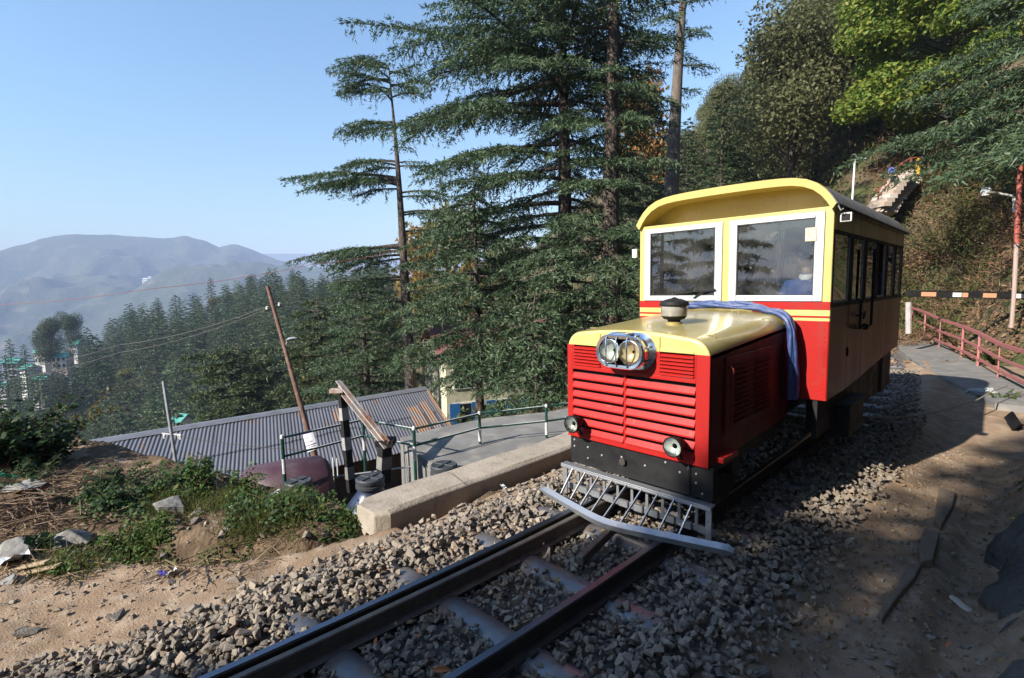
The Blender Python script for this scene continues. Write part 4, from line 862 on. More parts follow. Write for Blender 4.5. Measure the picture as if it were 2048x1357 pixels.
# the rest of the wood, behind and between, as one mass
def wood_mass(name, n, ufun, dfun, hfun, m, seed):
    r = np.random.default_rng(seed); VV = []
    base = []
    for k in range(3):
        rr_ = np.random.default_rng(seed+k+1); A = []
        for q in range(40):
            f = .16+.83*(q+.5)/40; az = q*2.4; L = .21*((1-f)**.62+.10)*(.7+.6*rr_.random()); c = max(8, int(L*190)); s_ = rr_.random(c)**.7; h2 = np.array((math.cos(az), math.sin(az), 0)); sd = np.array((-h2[1], h2[0], 0))
            P = h2*(L*s_)[:, None]+sd*((rr_.random(c)-.5)*.8*L)[:, None]+np.array((0, 0, 1))*(f+L*(.1*s_-.2*s_*s_))[:, None]
            A.append(tri_cards(P, h2[None]*.8+rr_.normal(size=(c, 3))*np.array((.6, .6, .2)), .042*(.7+.6*rr_.random(c)), .016, rr_, .3))
        base.append(np.concatenate(A))
    for k in range(n):
        u, d = ufun(r), dfun(r); p = place(u, 700, d); h = hfun(r); vt = 678.5-FPX*((p+np.array((0, 0, h))-CAM) @ UPV)/d; lim = float(np.interp(u, SKU, SKV))
        if vt < lim: h -= (lim-vt)*d/FPX
        if h < 5: continue
        a = r.random()*6.28; R = np.array(((math.cos(a), -math.sin(a), 0), (math.sin(a), math.cos(a), 0), (0, 0, 1))); VV.append(base[k % 3]@R.T*h+p-np.array((0, 0, .6)))
    V = np.concatenate(VV); return tag(link(name, npmesh(name, V, tris(V), m)), kind='stuff')
wood_mass('spur_wood', 270, lambda r: -80+860*r.random(), lambda r: 70+130*r.random(), lambda r: 11+7*r.random(), NEEDF, 440)
# --- mixed wood on the slope behind the railcar
used2 = []; cnt = 0; tries = 0
SU2 = np.array([1240, 1300, 1390, 1420, 1470, 1510, 1560, 1600, 1640, 1700, 2100]); SV2 = np.array([260, 260, 235, 200, 160, 118, 86, 30, -40, -110, -200.0])
while cnt < 112 and tries < 6000:
    tries += 1
    u = 1240+800*rf.random(); d = 27*(3.2**rf.random())
    if u > 1725 and d < 34: continue
    if u < 1420 and d < 36: continue
    p = place(u, 400, d); vb = 678.5-FPX*((p-CAM) @ UPV)/d
    if vb < -60: continue
    conif = rf.random() < (.78 if u < 1600 else .62); s = .75+.5*rf.random()+(.3 if u > 1540 else 0); hgt = (16 if conif else 10)*s; vt = vb-FPX*hgt/d; lim = float(np.interp(u, SU2, SV2))+26
    if vt < lim: s *= max(.2, (vb-lim)/(vb-vt))
    if s < .5: continue
    if any((p[0]-q[0])**2+(p[1]-q[1])**2 < (2.5+d*.012)**2 for q in used2): continue
    used2.append(p)
    if conif: plant_copy('cedar_tree', FM[cnt % 4], p, s, 'dark cedar in the mixed wood on the slope behind the railcar', 'tree', 'cedars on the slope behind the railcar')
    else: plant_copy('oak_tree', BM[cnt % 4], p, s*1.05, 'grey green oak in the mixed wood on the slope behind the railcar', 'tree', 'oaks on the slope behind the railcar')
    cnt += 1
print('slope trees', cnt)
# --- bright leafy tree at the upper right
p = place(1895, 330, 21.0); top = float(at(1890, -60, 21.0)[2]); h_ = top-p[2]
r1 = np.random.default_rng(500); t = thing('leafy_tree', 'bright green broadleaf tree leaning over the dry bank at upper right', 'tree', p)
w = MB().tube([(0, 0, -.5), (-.15, -.05, h_*.3), (-.35, -.2, h_*.6), (-.3, -.2, h_*.9)], [.16, .12, .08, .03], 8); P, N_ = [], []
for k in range(100):
    a = AZR + math.pi*(.1+1.0*r1.random())*(1 if r1.random() < .5 else -1); f = .26+.74*r1.random()**.9; L = (3.4-1.2*abs(f-.55))*(.45+.75*r1.random())
    c0 = np.array((-.3*f, -.2*f, f*h_)); c1 = c0+np.array((math.cos(a)*L, math.sin(a)*L, .25*L-.35*r1.random())); w.tube([c0, (c0+c1)/2+np.array((0, 0, .15)), c1], [.035, .022, .008], 5)
    n = 430; q = r1.normal(size=(n, 3)); q /= np.linalg.norm(q, axis=1)[:, None]; P.append(c1+q*(.35+.55*r1.random((n, 1)))*np.array((1, 1, .62))); N_.append(q*.5+r1.normal(size=(n, 3))*.5+np.array((0, -.1, .6)))
w.build('trunk', BARK, t, smooth=True); P = np.concatenate(P); V, F = leaf_quads(P, np.concatenate(N_), .13+.12*r1.random(len(P)), r1, .55); link('crown', npmesh('crown', V, F, LIME), t)
car = thing('railcar', 'vintage red and cream single railcar with a louvred engine hood on the narrow gauge track', 'railcar')

HW = .652
def hood_prof(w, zs, ztop, zside, r=.15, n=7):
    """half-round-shouldered hood section: from the colour line over the top to the other colour line"""
    P = [(-w, zside)]
    for k in range(n+1):
        a = math.pi - (math.pi/2)*k/n
        P.append((-w+r + r*math.cos(a), ztop-.035-r + r*math.sin(a)))
    for k in range(1, 10):
        t = -1+2*k/10; P.append((t*(w-r), ztop-.035*(t*t)))
    for k in range(n+1):
        a = math.pi/2 - (math.pi/2)*k/n
        P.append((w-r + r*math.cos(a), ztop-.035-r + r*math.sin(a)))
    P.append((w, zside)); return P
L1 = 1.728
rings = []
for y, ins in ((.012, .022), (.003, .010), (.012, .003), (.035, 0.0), (.4, 0.0), (.8, 0), (1.2, 0), (L1-.005, 0.0)):
    zt = 1.525+.062*y; zc = 1.372+.058*y
    rings.append([(x*(1-ins/HW), y, z-ins*(1 if z > zc+.03 else 0)) for x, z in hood_prof(HW, 0, zt, zc)])
MB().loft(rings[2:], closed=False).build('hood', YELH, car, smooth=True, sharp=50)
# front upper cream face, cut round the headlamp plate
def face_arch(y, ins, zlo):
    P = [(x*(1-ins/HW), z-ins) for x, z in hood_prof(HW, 0, 1.525, 1.372)]
    return P
P = face_arch(0, .003, 1.372); top = [(x, .0, z) for x, z in P if True]
mb = MB()
ring0 = [(x*(1-.003/HW), .012, z-.003) for x, z in hood_prof(HW, 0, 1.525, 1.372)]
ring1 = [(x*(1-.014/HW), .002, z-.012) for x, z in hood_prof(HW, 0, 1.525, 1.372)]
ring2 = [(x*(1-.03/HW), .0, max(z-.026, 1.372)) for x, z in hood_prof(HW, 0, 1.525, 1.372)]
mb.loft([ring0, ring1, ring2], closed=False)
n = len(ring2); mb.add(ring2 + [(p[0], 0.0, 1.372) for p in ring2], [[i, i+1, n+i+1, n+i] for i in range(n-1)])
mb.build('hood_front', YEL, car, smooth=True, sharp=40)
for x in (-.293, .259):
    MB().box(x-.004, x+.004, -.004, .001, 1.376, 1.482).build('hood_seam', YELS, car)
# red side panels of the hood, with louvred doors on both flanks
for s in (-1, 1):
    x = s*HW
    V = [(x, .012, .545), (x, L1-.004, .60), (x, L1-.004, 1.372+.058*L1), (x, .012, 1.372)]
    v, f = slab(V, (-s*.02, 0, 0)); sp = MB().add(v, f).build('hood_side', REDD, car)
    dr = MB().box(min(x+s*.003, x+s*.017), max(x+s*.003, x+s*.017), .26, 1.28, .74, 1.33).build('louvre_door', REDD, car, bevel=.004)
    for c in (0, 1):
        y0 = .36+c*.44
        for k in range(12):
            z = .80+k*.040
            V, F = slab([(x+s*.018, y0, z), (x+s*.018, y0+.36, z), (x+s*.040, y0+.36, z+.012), (x+s*.040, y0, z+.012)], (0, 0, .006))
            MB().add(V, F).build('louvre', REDD, dr)
    MB().tube([(x+s*.02, .30, .78), (x+s*.045, .30, .80), (x+s*.045, .30, 1.24), (x+s*.02, .30, 1.26)], .008, 6).build('door_handle', REDD, car)
    MB().box(min(x-s*.01, x+s*.06), max(x-s*.01, x+s*.06), .12, .40, .56, .60).build('foot_step', RED, car, bevel=.004)
# front grille: red frame with recessed dark backing and sloping louvres
gr = MB()
for (x0, x1, z0, z1) in ((-.652, -.592, .540, 1.372), (.548, .652, .540, 1.372), (-.592, .548, .540, .578), (-.066, -.044, .578, 1.155), (-.592, .548, 1.155, 1.190),
                         (-.293, .259, 1.190, 1.372), (-.592, -.576, 1.190, 1.372), (.535, .548, 1.190, 1.372)):
    gr.box(x0, x1, .0, .03, z0, z1)
grille = gr.build('grille', RED, car, bevel=.004)
MB().box(-.60, .56, .05, .06, .56, 1.372).build('grille_backing', BLK, grille)
def louvre(x0, x1, z0, h, tilt, par):
    # bottom edge leans forward, top edge back: black gaps show above each slat
    V = [(x0, -.010, z0), (x1, -.010, z0), (x1, -.010, z0+.012), (x1, .012, z0+h), (x0, .012, z0+h), (x0, -.010, z0+.012)]
    V2 = [(a, b+.010 if b < 0 else b+.006, c) for a, b, c in V]
    n = 6; F = [[0, 1, 2, 5], [5, 2, 3, 4], [n+0, n+5, n+2, n+1], [n+5, n+4, n+3, n+2]] + [[i, n+i, n+(i+1) % 6, (i+1) % 6] for i in range(6)]
    MB().add(V+V2, F).build('louvre', RED, par)
for k in range(7):
    z = .582 + k*.0817
    louvre(-.590, -.068, z, .054, 0, grille); louvre(-.042, .546, z, .054, 0, grille)
for k in range(6):
    z = 1.194+k*.0285
    louvre(-.574, -.296, z, .0205, 0, grille); louvre(.262, .533, z, .0205, 0, grille)
for x0, x1 in ((-.574, -.296), (.262, .533)):
    MB().box(x0, x1, -.006, .0, 1.372, 1.398).build('grille_strip', YEL, car, bevel=.003)
# black buffer beam
bb = MB().box(-.645, .68, .03, .075, .285, .538).build('buffer_beam', BLK, car, bevel=.005)
riv = MB()
for x, z in ((-.60, .50), (-.60, .44), (-.45, .46), (-.30, .42), (-.1, .45), (.12, .43), (.42, .45), (.55, .40), (.55, .47), (.30, .50), (-.45, .36), (.6, .33)):
    riv.lathe([(.0, -.008), (.008, -.006), (.010, 0)], (x, .03, z), (0, 1, 0), 8)
tag(riv.build('rivet', STEEL, bb), kind='stuff')
MB().lathe([(.03, 0), (.03, .05)], (-.08, .0, .42), (0, 1, 0), 12).build('coupling_eye', GRIME, bb)
MB().tube([(.50, .02, .56), (.50, .0, .50), (.50, .02, .30)], .006, 6).build('hose', RUB, bb)

# headlamp: chromed oblong body with two lenses behind guard bars
def stadium(w, h, n=12):
    """outline of an oblong: half width w, half height h"""
    P = []
    for k in range(n+1):
        a = -math.pi/2 + math.pi*k/n; P.append((w-h+h*math.cos(a), h*math.sin(a)))
    for k in range(n+1):
        a = math.pi/2 + math.pi*k/n; P.append((-(w-h)+h*math.cos(a), h*math.sin(a)))
    return P
hx, hz = -.018, 1.362
def ringy(w, h, y): return [(hx+px, y, hz+pz) for px, pz in stadium(w, h)]
hl = MB().loft([ringy(.252, .148, .0), ringy(.252, .148, -.012), ringy(.232, .130, -.024), ringy(.208, .124, -.036), ringy(.205, .122, -.125)], cap=False).build('headlamp', CHROME, car, smooth=True, sharp=30)
MB().loft([ringy(.218, .132, -.118), ringy(.222, .136, -.140), ringy(.214, .128, -.150), ringy(.190, .104, -.146), ringy(.186, .100, -.120)], cap=False).build('bezel', CHROME, hl, smooth=True, sharp=30)
MB().add(ringy(.205, .121, -.06), [list(range(26))]).build('lamp_backing', BLK, hl)
for sx, mm in ((-.088, REFL), (.090, AMB)):
    MB().lathe([(.094, -.132), (.090, -.125), (.070, -.096), (.040, -.078), (.012, -.072)], (hx+sx, 0, hz), (0, 1, 0), 24, cap=False).build('reflector', mm, hl, smooth=True, sharp=60)
    MB().lathe([(.094, -.134), (.080, -.142), (.05, -.147), (.0, -.149)], (hx+sx, 0, hz), (0, 1, 0), 24).build('lens', LENS, hl, smooth=True)
    MB().lathe([(.095, -.130), (.098, -.138), (.092, -.140)], (hx+sx, 0, hz), (0, 1, 0), 24, cap=False).build('lens_ring', CHROME, hl, smooth=True)
for gx in (-.105, -.012, .085):
    MB().tube([(hx+gx, -.15, hz+.118), (hx+gx, -.165, hz+.09), (hx+gx, -.165, hz-.09), (hx+gx, -.15, hz-.118)], .0065, 6).build('guard_bar', CHROME, hl, smooth=True)
MB().box(hx-.07, hx+.06, -.12, -.02, hz+.125, hz+.150).build('hinge', CHROME, hl, bevel=.006)
for a in (-2.6, -1.55, -.6, .35, 1.1):
    w = .235*math.cos(a); h = .138*math.sin(a)
    MB().obox((hx+w, -.045, hz+h), (0, 1, 0), (.03, .008, .008)).build('clip', STEEL, hl, bevel=.002)
# two small round lamps low on the grille
for lx in (-.495, .448):
    L = MB().lathe([(.012, .012), (.03, .0), (.055, -.06), (.073, -.115), (.077, -.150), (.071, -.158), (.068, -.150)], (lx, 0, .695), (0, 1, 0), 24, cap=False).build('marker_lamp', BLK, car, smooth=True, sharp=40)
    MB().lathe([(.068, -.150), (.05, -.125), (.02, -.11)], (lx, 0, .695), (0, 1, 0), 24, cap=False).build('reflector', REFL, L, smooth=True)
    MB().lathe([(.069, -.152), (.055, -.160), (.03, -.165), (.0, -.167)], (lx, 0, .695), (0, 1, 0), 24).build('lens', LENS, L, smooth=True)
    MB().tube([(lx, -.06, .65), (lx, -.02, .60), (lx, .03, .53)], .009, 6).build('bracket', BLK, L)
# air cleaner on the hood
ac = MB().lathe([(.050, 0), (.052, .035), (.085, .045), (.098, .06), (.104, .07)], (.12, .48, 1.548), (0, 0, 1), 24).build('air_cleaner', BLK, car, smooth=True, sharp=35)
MB().lathe([(.102, .07), (.108, .085), (.108, .150), (.104, .160)], (.12, .48, 1.548), (0, 0, 1), 24).build('glass_bowl', mat('smoky_bowl', (.35, .33, .29), (.25, .23, .2), scale=8, rough=.15, coat=.6), ac, smooth=True, sharp=35)
MB().lathe([(.118, .156), (.122, .166), (.112, .190), (.070, .208), (.03, .216), (.012, .226), (.0, .228)], (.12, .48, 1.548), (0, 0, 1), 24).build('cap', BLK, ac, smooth=True, sharp=40)
MB().lathe([(.070, .0), (.070, .03), (.055, .034)], (.12, .48, 1.535), (0, 0, 1), 20).build('collar', YELH, ac, smooth=True, sharp=30)
for (lx, ly, lz) in ((.560, .20, 1.475), (.575, 1.28, 1.54), (-.55, .25, 1.48), (-.35, 1.2, 1.603), (.05, .22, 1.54), (.30, 1.30, 1.603)):
    MB().tube([(lx-.03, ly, lz-.01), (lx-.03, ly-.005, lz+.022), (lx+.025, ly+.02, lz+.022), (lx+.03, ly+.02, lz-.01)], .0045, 5).build('latch', YELH, car)

# cowcatcher
cc = MB()
cc.box(-.70, .70, -.050, .030, .262, .278).box(-.70, .70, -.050, -.040, .245, .262).box(-.70, .70, .04, .05, .02, .075)
cow = cc.build('cowcatcher', ALU, car, bevel=.002)
for x in (-.685, .655):
    MB().box(x, x+.045, -.035, -.02, .0, .255).build('end_post', ALU, cow, bevel=.003)
for k in range(9):
    x = -.56 + k*.1395
    y1 = -.355+.235*(abs(x)/.80)
    MB().bar((x, -.045, .258), (x-.035, y1+.02, .055), .020, .008, up=(1, 0, 0)).build('raking_bar', ALU, cow)
    MB().box(x-.012, x+.012, .030, .040, .03, .262).build('upright', ALU, cow)
    MB().box(x+.02, x+.105, .012, .040, .030, .085).build('bracket', ALU, cow)
pl = []
for x in np.concatenate([[-.88, -.86], np.linspace(-.80, .80, 25), [.86, .90]]):
    e = abs(x-.0); y = -.36 + .235*((math.sqrt(e*e+.10**2)-.10)/.80); z = .036 - (.030*min(1, max(0, -x)/.8)) + .012*max(0, x)
    w = .045 if -.86 < x < .88 else .018
    pl.append([(x, y-.008, z-.7*w), (x, y+.010, z-.7*w), (x, y+.034, z+.6*w), (x, y+.016, z+.95*w), (x, y-.022, z+.3*w)])
MB().loft(pl).build('bumper_bar', ALU, cow, smooth=True, sharp=25)

# ------------------------------------------------------------------ cab and saloon body
YB, YR, XS = 1.73, 5.32, .968
def zbot(y): return float(np.interp(y, [1.7, 2.6, 3.3, 4.3, 5.4], [.79, .80, .85, .92, .97]))
fw = MB()
fw.box(-XS, XS, YB, YB+.03, 1.48, 1.700).box(-XS, -.905, YB, YB+.03, 1.70, 2.545).box(.905, XS, YB, YB+.03, 1.70, 2.545).box(-.905, .905, YB, YB+.03, 2.512, 2.545).box(-.012, .078, YB, YB+.03, 1.70, 2.512)
fwo = fw.build('front_wall', YEL, car)
MB().box(-XS, XS, YB-.004, YB+.03, .79, 1.525).build('front_panel', RED, car, bevel=.004)
for z0, z1 in ((1.626, 1.700), (1.553, 1.570)):
    MB().box(-XS-.002, -.42, YB-.004, YB+.001, z0, z1).build('red_stripe', RED, fwo); MB().box(.30, XS+.002, YB-.004, YB+.001, z0, z1).build('red_stripe', RED, fwo)
riv = MB()
for k in range(16): riv.lathe([(0, -.004), (.005, -.003), (.007, 0)], (.935, YB-.004, .82+k*.043), (0, 1, 0), 6)
tag(riv.build('rivet', RED, car), kind='stuff')
# windscreens
for (x0, x1, z0, z1) in ((-.905, -.010, 1.703, 2.508), (.062, .905, 1.703, 2.508)):
    m = .075; F = MB()
    F.box(x0, x0+m, YB-.016, YB+.01, z0, z1).box(x1-m, x1, YB-.016, YB+.01, z0, z1).box(x0+m, x1-m, YB-.016, YB+.01, z0, z0+.055).box(x0+m, x1-m, YB-.016, YB+.01, z1-.05, z1)
    fr = F.build('windscreen_frame', SILV, car, bevel=.004)
    MB().box(x0+m-.005, x1-m+.005, YB-.004, YB+.002, z0+.05, z1-.045).build('pane', WSGL, fr)
    s = MB()
    for k in range(7):
        t = k/6
        for zz in (z0+.026, z1-.025): s.lathe([(0, -.004), (.006, -.003), (.008, 0)], (x0+.03+t*(x1-x0-.06), YB-.016, zz), (0, 1, 0), 6)
    tag(s.build('screw', STEEL, fr), kind='stuff')
    g = MB()
    for (a, b, c, d) in ((x0+m-.001, x0+m+.008, z0+.055, z1-.05), (x1-m-.008, x1-m+.001, z0+.055, z1-.05), (x0+m, x1-m, z0+.054, z0+.063), (x0+m, x1-m, z1-.058, z1-.049)):
        g.box(a, b, YB-.012, YB-.003, c, d)
    g.build('seal', RUB, fr)
wp = MB().tube([(-.30, YB-.03, 1.735), (-.20, YB-.035, 1.80), (.0-.06, YB-.03, 1.815)], .007, 6)
wp.tube([(-.52, YB-.026, 1.775), (-.07, YB-.026, 1.825)], .006, 6); wp.build('wiper', BLK, car)
# roof: arched shell over the windscreens; recess under its front, made deep enough to lie in shade
def arch(w, zs, zc, n=22, y=0, sh=.16):
    """profile of the roof: flat-topped arch with rounded shoulders"""
    P = []
    for k in range(n+1):
        t = -math.cos(math.pi*k/n)
        P.append((w*t, y, zc-(zc-zs)*(.12*t*t+.88*abs(t)**7.5)))
    return P
XR = 1.0
def roof_ring(y, w, zs, zc, th):
    o = arch(w, zs, zc, 22, y); i = [(x*(w-th*.6)/w, yy, z-th) for x, yy, z in arch(w, zs, zc, 22, y)][::-1]
    return o+i
MB().loft([roof_ring(1.70, XR, 2.565, 2.845, .03), roof_ring(3.5, XR, 2.545, 2.84, .03), roof_ring(YR+.1, XR, 2.53, 2.82, .03)]).build('roof', ROOFM, car, smooth=True, sharp=50)
lo_ = arch(XR-.005, 2.56, 2.855, 22, 1.682); li_ = [(x*.965, y, z-.072*(1-abs(x)**3*.35)) for x, y, z in lo_]
lo2 = [(x, 1.60, z+.004) for x, y, z in lo_]
MB().loft([[(a[0], 1.80, a[2]+.003), (a[0], 1.682, a[2]), (b[0], 1.69, b[2]), (b[0]*.995, 1.74, b[2]+.012)] for a, b in zip(lo_, li_)]).build('roof_lip', YEL, car, smooth=True, sharp=35)
sf = MB(); n = len(li_)
sf.add([(p[0]*1.01, 1.70, p[2]+.012) for p in li_] + [(p[0]*1.01, 2.02, p[2]+.012) for p in li_] + [(p[0]*1.01, 2.02, 2.535) for p in li_], [[i, i+1, n+i+1, n+i] for i in range(n-1)] + [[n+i, n+i+1, 2*n+i+1, 2*n+i] for i in range(n-1)])
sf.add([(-.96, YB+.03, 2.545), (.96, YB+.03, 2.545), (.96, 2.02, 2.536), (-.96, 2.02, 2.536)], [[0, 1, 2, 3]])
sfo = sf.build('soffit', YEL, car, smooth=True)
rv = MB()
for k in range(9):
    t = (k+.5)/9*(n-1); p = Vector(li_[int(t)])
    rv.lathe([(0, .012), (.008, .008), (.010, 0)], (p.x, 2.018, 2.62+.5*max(0, p.z-2.72)), (0, -1, 0), 6)
tag(rv.build('rivet', CREAM, sfo), kind='stuff')
# flanks: separate sheet panels with seams; window band
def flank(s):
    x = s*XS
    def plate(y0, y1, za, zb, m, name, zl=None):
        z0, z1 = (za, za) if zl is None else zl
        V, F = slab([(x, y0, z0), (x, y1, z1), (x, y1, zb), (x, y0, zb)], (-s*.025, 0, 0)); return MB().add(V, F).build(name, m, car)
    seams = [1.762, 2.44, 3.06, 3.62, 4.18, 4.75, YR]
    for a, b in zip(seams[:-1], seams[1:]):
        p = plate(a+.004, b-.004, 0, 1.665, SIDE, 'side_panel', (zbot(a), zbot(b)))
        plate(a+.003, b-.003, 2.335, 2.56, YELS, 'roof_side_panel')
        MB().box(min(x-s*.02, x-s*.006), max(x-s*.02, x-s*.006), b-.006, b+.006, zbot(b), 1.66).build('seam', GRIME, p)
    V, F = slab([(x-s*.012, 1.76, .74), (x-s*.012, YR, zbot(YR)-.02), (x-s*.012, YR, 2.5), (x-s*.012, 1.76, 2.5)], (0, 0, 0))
    MB().box(min(x-s*.03, x+s*.004), max(x-s*.03, x+s*.004), YB+.002, 1.762, 1.52, 2.56).build('corner_post', YEL, car, bevel=.004)
    MB().box(min(x-s*.03, x+s*.004), max(x-s*.03, x+s*.004), YB+.002, 1.762, .79, 1.518).build('lower_corner_post', RED, car, bevel=.004)
    MB().box(min(x-s*.03, x+s*.012), max(x-s*.03, x+s*.012), 1.765, YR, 1.645, 1.685).build('waist_rail', BLK, car, bevel=.004)
    MB().box(min(x-s*.03, x+s*.008), max(x-s*.03, x+s*.008), 1.765, YR, 2.315, 2.345).build('top_rail', BLK, car, bevel=.004)
    for y in (1.79, 2.42, 2.50, 3.02, 3.12, 3.62, 3.72, 4.18, 4.28, 4.74, 4.84, 5.28):
        MB().box(min(x-s*.03, x), max(x-s*.03, x), y-.028, y+.028, 1.68, 2.32).build('window_post', BLK, car)
    for y0, y1 in ((1.82, 2.39), (2.53, 2.99), (3.15, 3.59), (3.75, 4.15), (4.31, 4.71), (4.87, 5.25)):
        f = MB()
        f.box(min(x-s*.024, x-s*.004), max(x-s*.024, x-s*.004), y0-.002, y0+.022, 1.686, 2.314).box(min(x-s*.024, x-s*.004), max(x-s*.024, x-s*.004), y1-.022, y1+.002, 1.686, 2.314)
        f.box(min(x-s*.022, x-s*.006), max(x-s*.022, x-s*.006), y0+.022, y1-.022, 1.686, 1.706)
        w = f.build('window', STEEL, car)
        if not (s > 0 and 3.7 < y0 < 3.8):
            MB().box(min(x-s*.016, x-s*.012), max(x-s*.016, x-s*.012), y0+.02, y1-.02, 1.70, 2.312).build('pane', GLASS, w)
    # door handrails in an open loop, door handle and hinge
    for y in (2.66, 3.14):
        pass
    hr = MB().tube([(x+s*.01, 3.16, 2.22), (x+s*.06, 3.16, 2.22), (x+s*.06, 3.16, 1.40), (x+s*.01, 3.16, 1.40)], .013, 8)
    hr.tube([(x+s*.01, 2.66, 1.70), (x+s*.055, 2.66, 1.68), (x+s*.055, 2.66, 1.40), (x+s*.01, 2.66, 1.40)], .012, 8)
    hr.tube([(x+s*.055, 2.66, 1.40), (x+s*.06, 3.16, 1.40)], .011, 8)
    hro = hr.build('handrail', BLK, car, smooth=True, sharp=50)
    MB().lathe([(.02, -.01), (.035, 0), (.02, .01)], (x+s*.055, 2.9, 1.40), (0, 1, 0), 10).build('knob', BLK, hro)
    MB().tube([(x, 2.76, 1.52), (x+s*.05, 2.76, 1.54), (x+s*.05, 2.90, 1.56), (x+s*.05, 2.84, 1.49)], .010, 6).build('door_handle', BLK, car)
    MB().box(min(x-s*.002, x+s*.012), max(x-s*.002, x+s*.012), 2.425, 2.455, 1.13, 1.22).build('hinge', BLK, car, bevel=.003)
flank(1); flank(-1)
MB().box(-XS, XS, YR, YR+.03, 1.05, 1.70).box(-XS, -.55, YR, YR+.03, 1.70, 2.56).box(.55, XS, YR, YR+.03, 1.70, 2.56).box(-.55, .55, YR, YR+.03, 2.35, 2.75).build('rear_wall', SIDE, car)
MB().box(-XS+.03, XS-.03, YB+.04, YR-.01, 1.0, 1.06).build('floor', GRIME, car)
MB().loft([[(x*.97, 2.15, z-.05) for x, y, z in arch(XR*.97, 2.55, 2.80, 12)], [(x*.97, YR-.02, z-.05) for x, y, z in arch(XR*.97, 2.53, 2.78, 12)]], closed=False).build('ceiling', CEIL, car, smooth=True)
for s in (-1, 1):
    MB().box(min(s*.90, s*.925), max(s*.90, s*.925), 1.8, YR-.02, 1.06, 1.66).build('inner_lining', CEIL, car)
for y in (3.1, 3.75, 4.4, 5.0):
    for xc in (-.58, .58):
        st = MB().box(xc-.28, xc+.28, y-.22, y+.10, 1.36, 1.46).build('bench_seat', SEATM, car, bevel=.02)
        MB().box(xc-.28, xc+.28, y+.10, y+.16, 1.40, 1.98).build('backrest', SEATM, st, bevel=.02)
for x in (-.52, -.30, .20): MB().tube([(x, 2.75, 1.06), (x, 2.75, 2.75)], .018, 8).build('grab_pole', WHT, car)
MB().box(-.15, .22, 1.85, 2.12, 1.06, 1.66).build('control_desk', STEEL, car, bevel=.02)
MB().obox((.80, 1.71, 2.31), (0, 1, 0), (.006, .045, .06)).build('sticker', mat('gold_sticker', (.7, .55, .25), (.8, .75, .6), scale=30, rough=.3, metal=.5), car)
# square work lamp on a bracket below the eave
sl = MB().box(1.0, 1.09, 1.80, 1.86, 2.405, 2.485).build('side_lamp', WHT, car, bevel=.006)
MB().box(1.012, 1.078, 1.793, 1.802, 2.417, 2.473).build('lens', BLK, sl)
MB().tube([(1.045, 1.86, 2.44), (1.03, 1.98, 2.44), (.97, 2.08, 2.45)], .010, 6).build('bracket', STEEL, sl)
MB().box(-1.06, -1.0, 1.70, 1.74, 2.20, 2.30).build('side_lamp', WHT, car, bevel=.006)
MB().tube([(1.0, 1.72, 2.545), (1.02, 1.73, 2.50), (1.035, 1.75, 2.515)], .006, 6).build('gutter_hook', STEEL, car)
for s in (-1, 1): MB().tube([(s*1.0, 1.72, 2.552), (s*1.0, 3.5, 2.535), (s*1.0, YR+.08, 2.52)], .014, 6).build('gutter', BLK, car)
# running gear
uf = MB().box(-.42, -.34, .08, 5.3, .46, .60).box(.34, .42, .08, 5.3, .46, .60).box(-.60, .60, 1.70, 5.3, .72, .80)
uf.box(-.56, .56, .12, 1.70, .40, .545)  # dark pan added under the hood to blacken the gap there
for y in (.08, 1.7, 3.4, 5.2): uf.box(-.60, .60, y, y+.08, .46, .60)
ufo = uf.build('underframe', GRIME, car)
for y in (.78, 4.05):
    MB().tube([(-.45, y, .33), (.45, y, .33)], .05, 10).build('axle', GRIME, ufo)
    for s in (-1, 1):
        w = MB().lathe([(.10, -.05), (.12, -.03), (.30, -.02), (.335, -.045), (.335, .03), (.355, .035), (.355, .06), (.30, .05), (.10, .04)], (s*.405, y, .338), (-s, 0, 0), 32).build('wheel', GRIME, car, smooth=True, sharp=35)
        MB().lathe([(.09, -.10), (.09, 0)], (s*.45, y, .338), (-s, 0, 0), 16).build('axle_box', GRIME, w)
        MB().tube([(s*.50, y-.45, .50), (s*.50, y-.2, .43), (s*.50, y, .41), (s*.50, y+.2, .43), (s*.50, y+.45, .50)], .028, 6).build('leaf_spring', GRIME, ufo)
for s in (-1, 1):
    e = MB().box(min(s*.62, s*1.02), max(s*.62, s*1.02), 2.42, 3.05, .30, .62).build('battery_box', BLK, car, bevel=.015)
    MB().box(min(s*.62, s*1.04), max(s*.62, s*1.04), 2.40, 3.07, .625, .65).build('lid', GRIME, e, bevel=.006)
    MB().box(min(s*.55, s*.93), max(s*.55, s*.93), 4.55, 4.80, .42, 1.04).build('rear_step', GRIME, car, bevel=.01)
    MB().box(min(s*.86, s*.90), max(s*.86, s*.90), 1.74, 5.3, .42, .90).build('skirt', BLK, car)

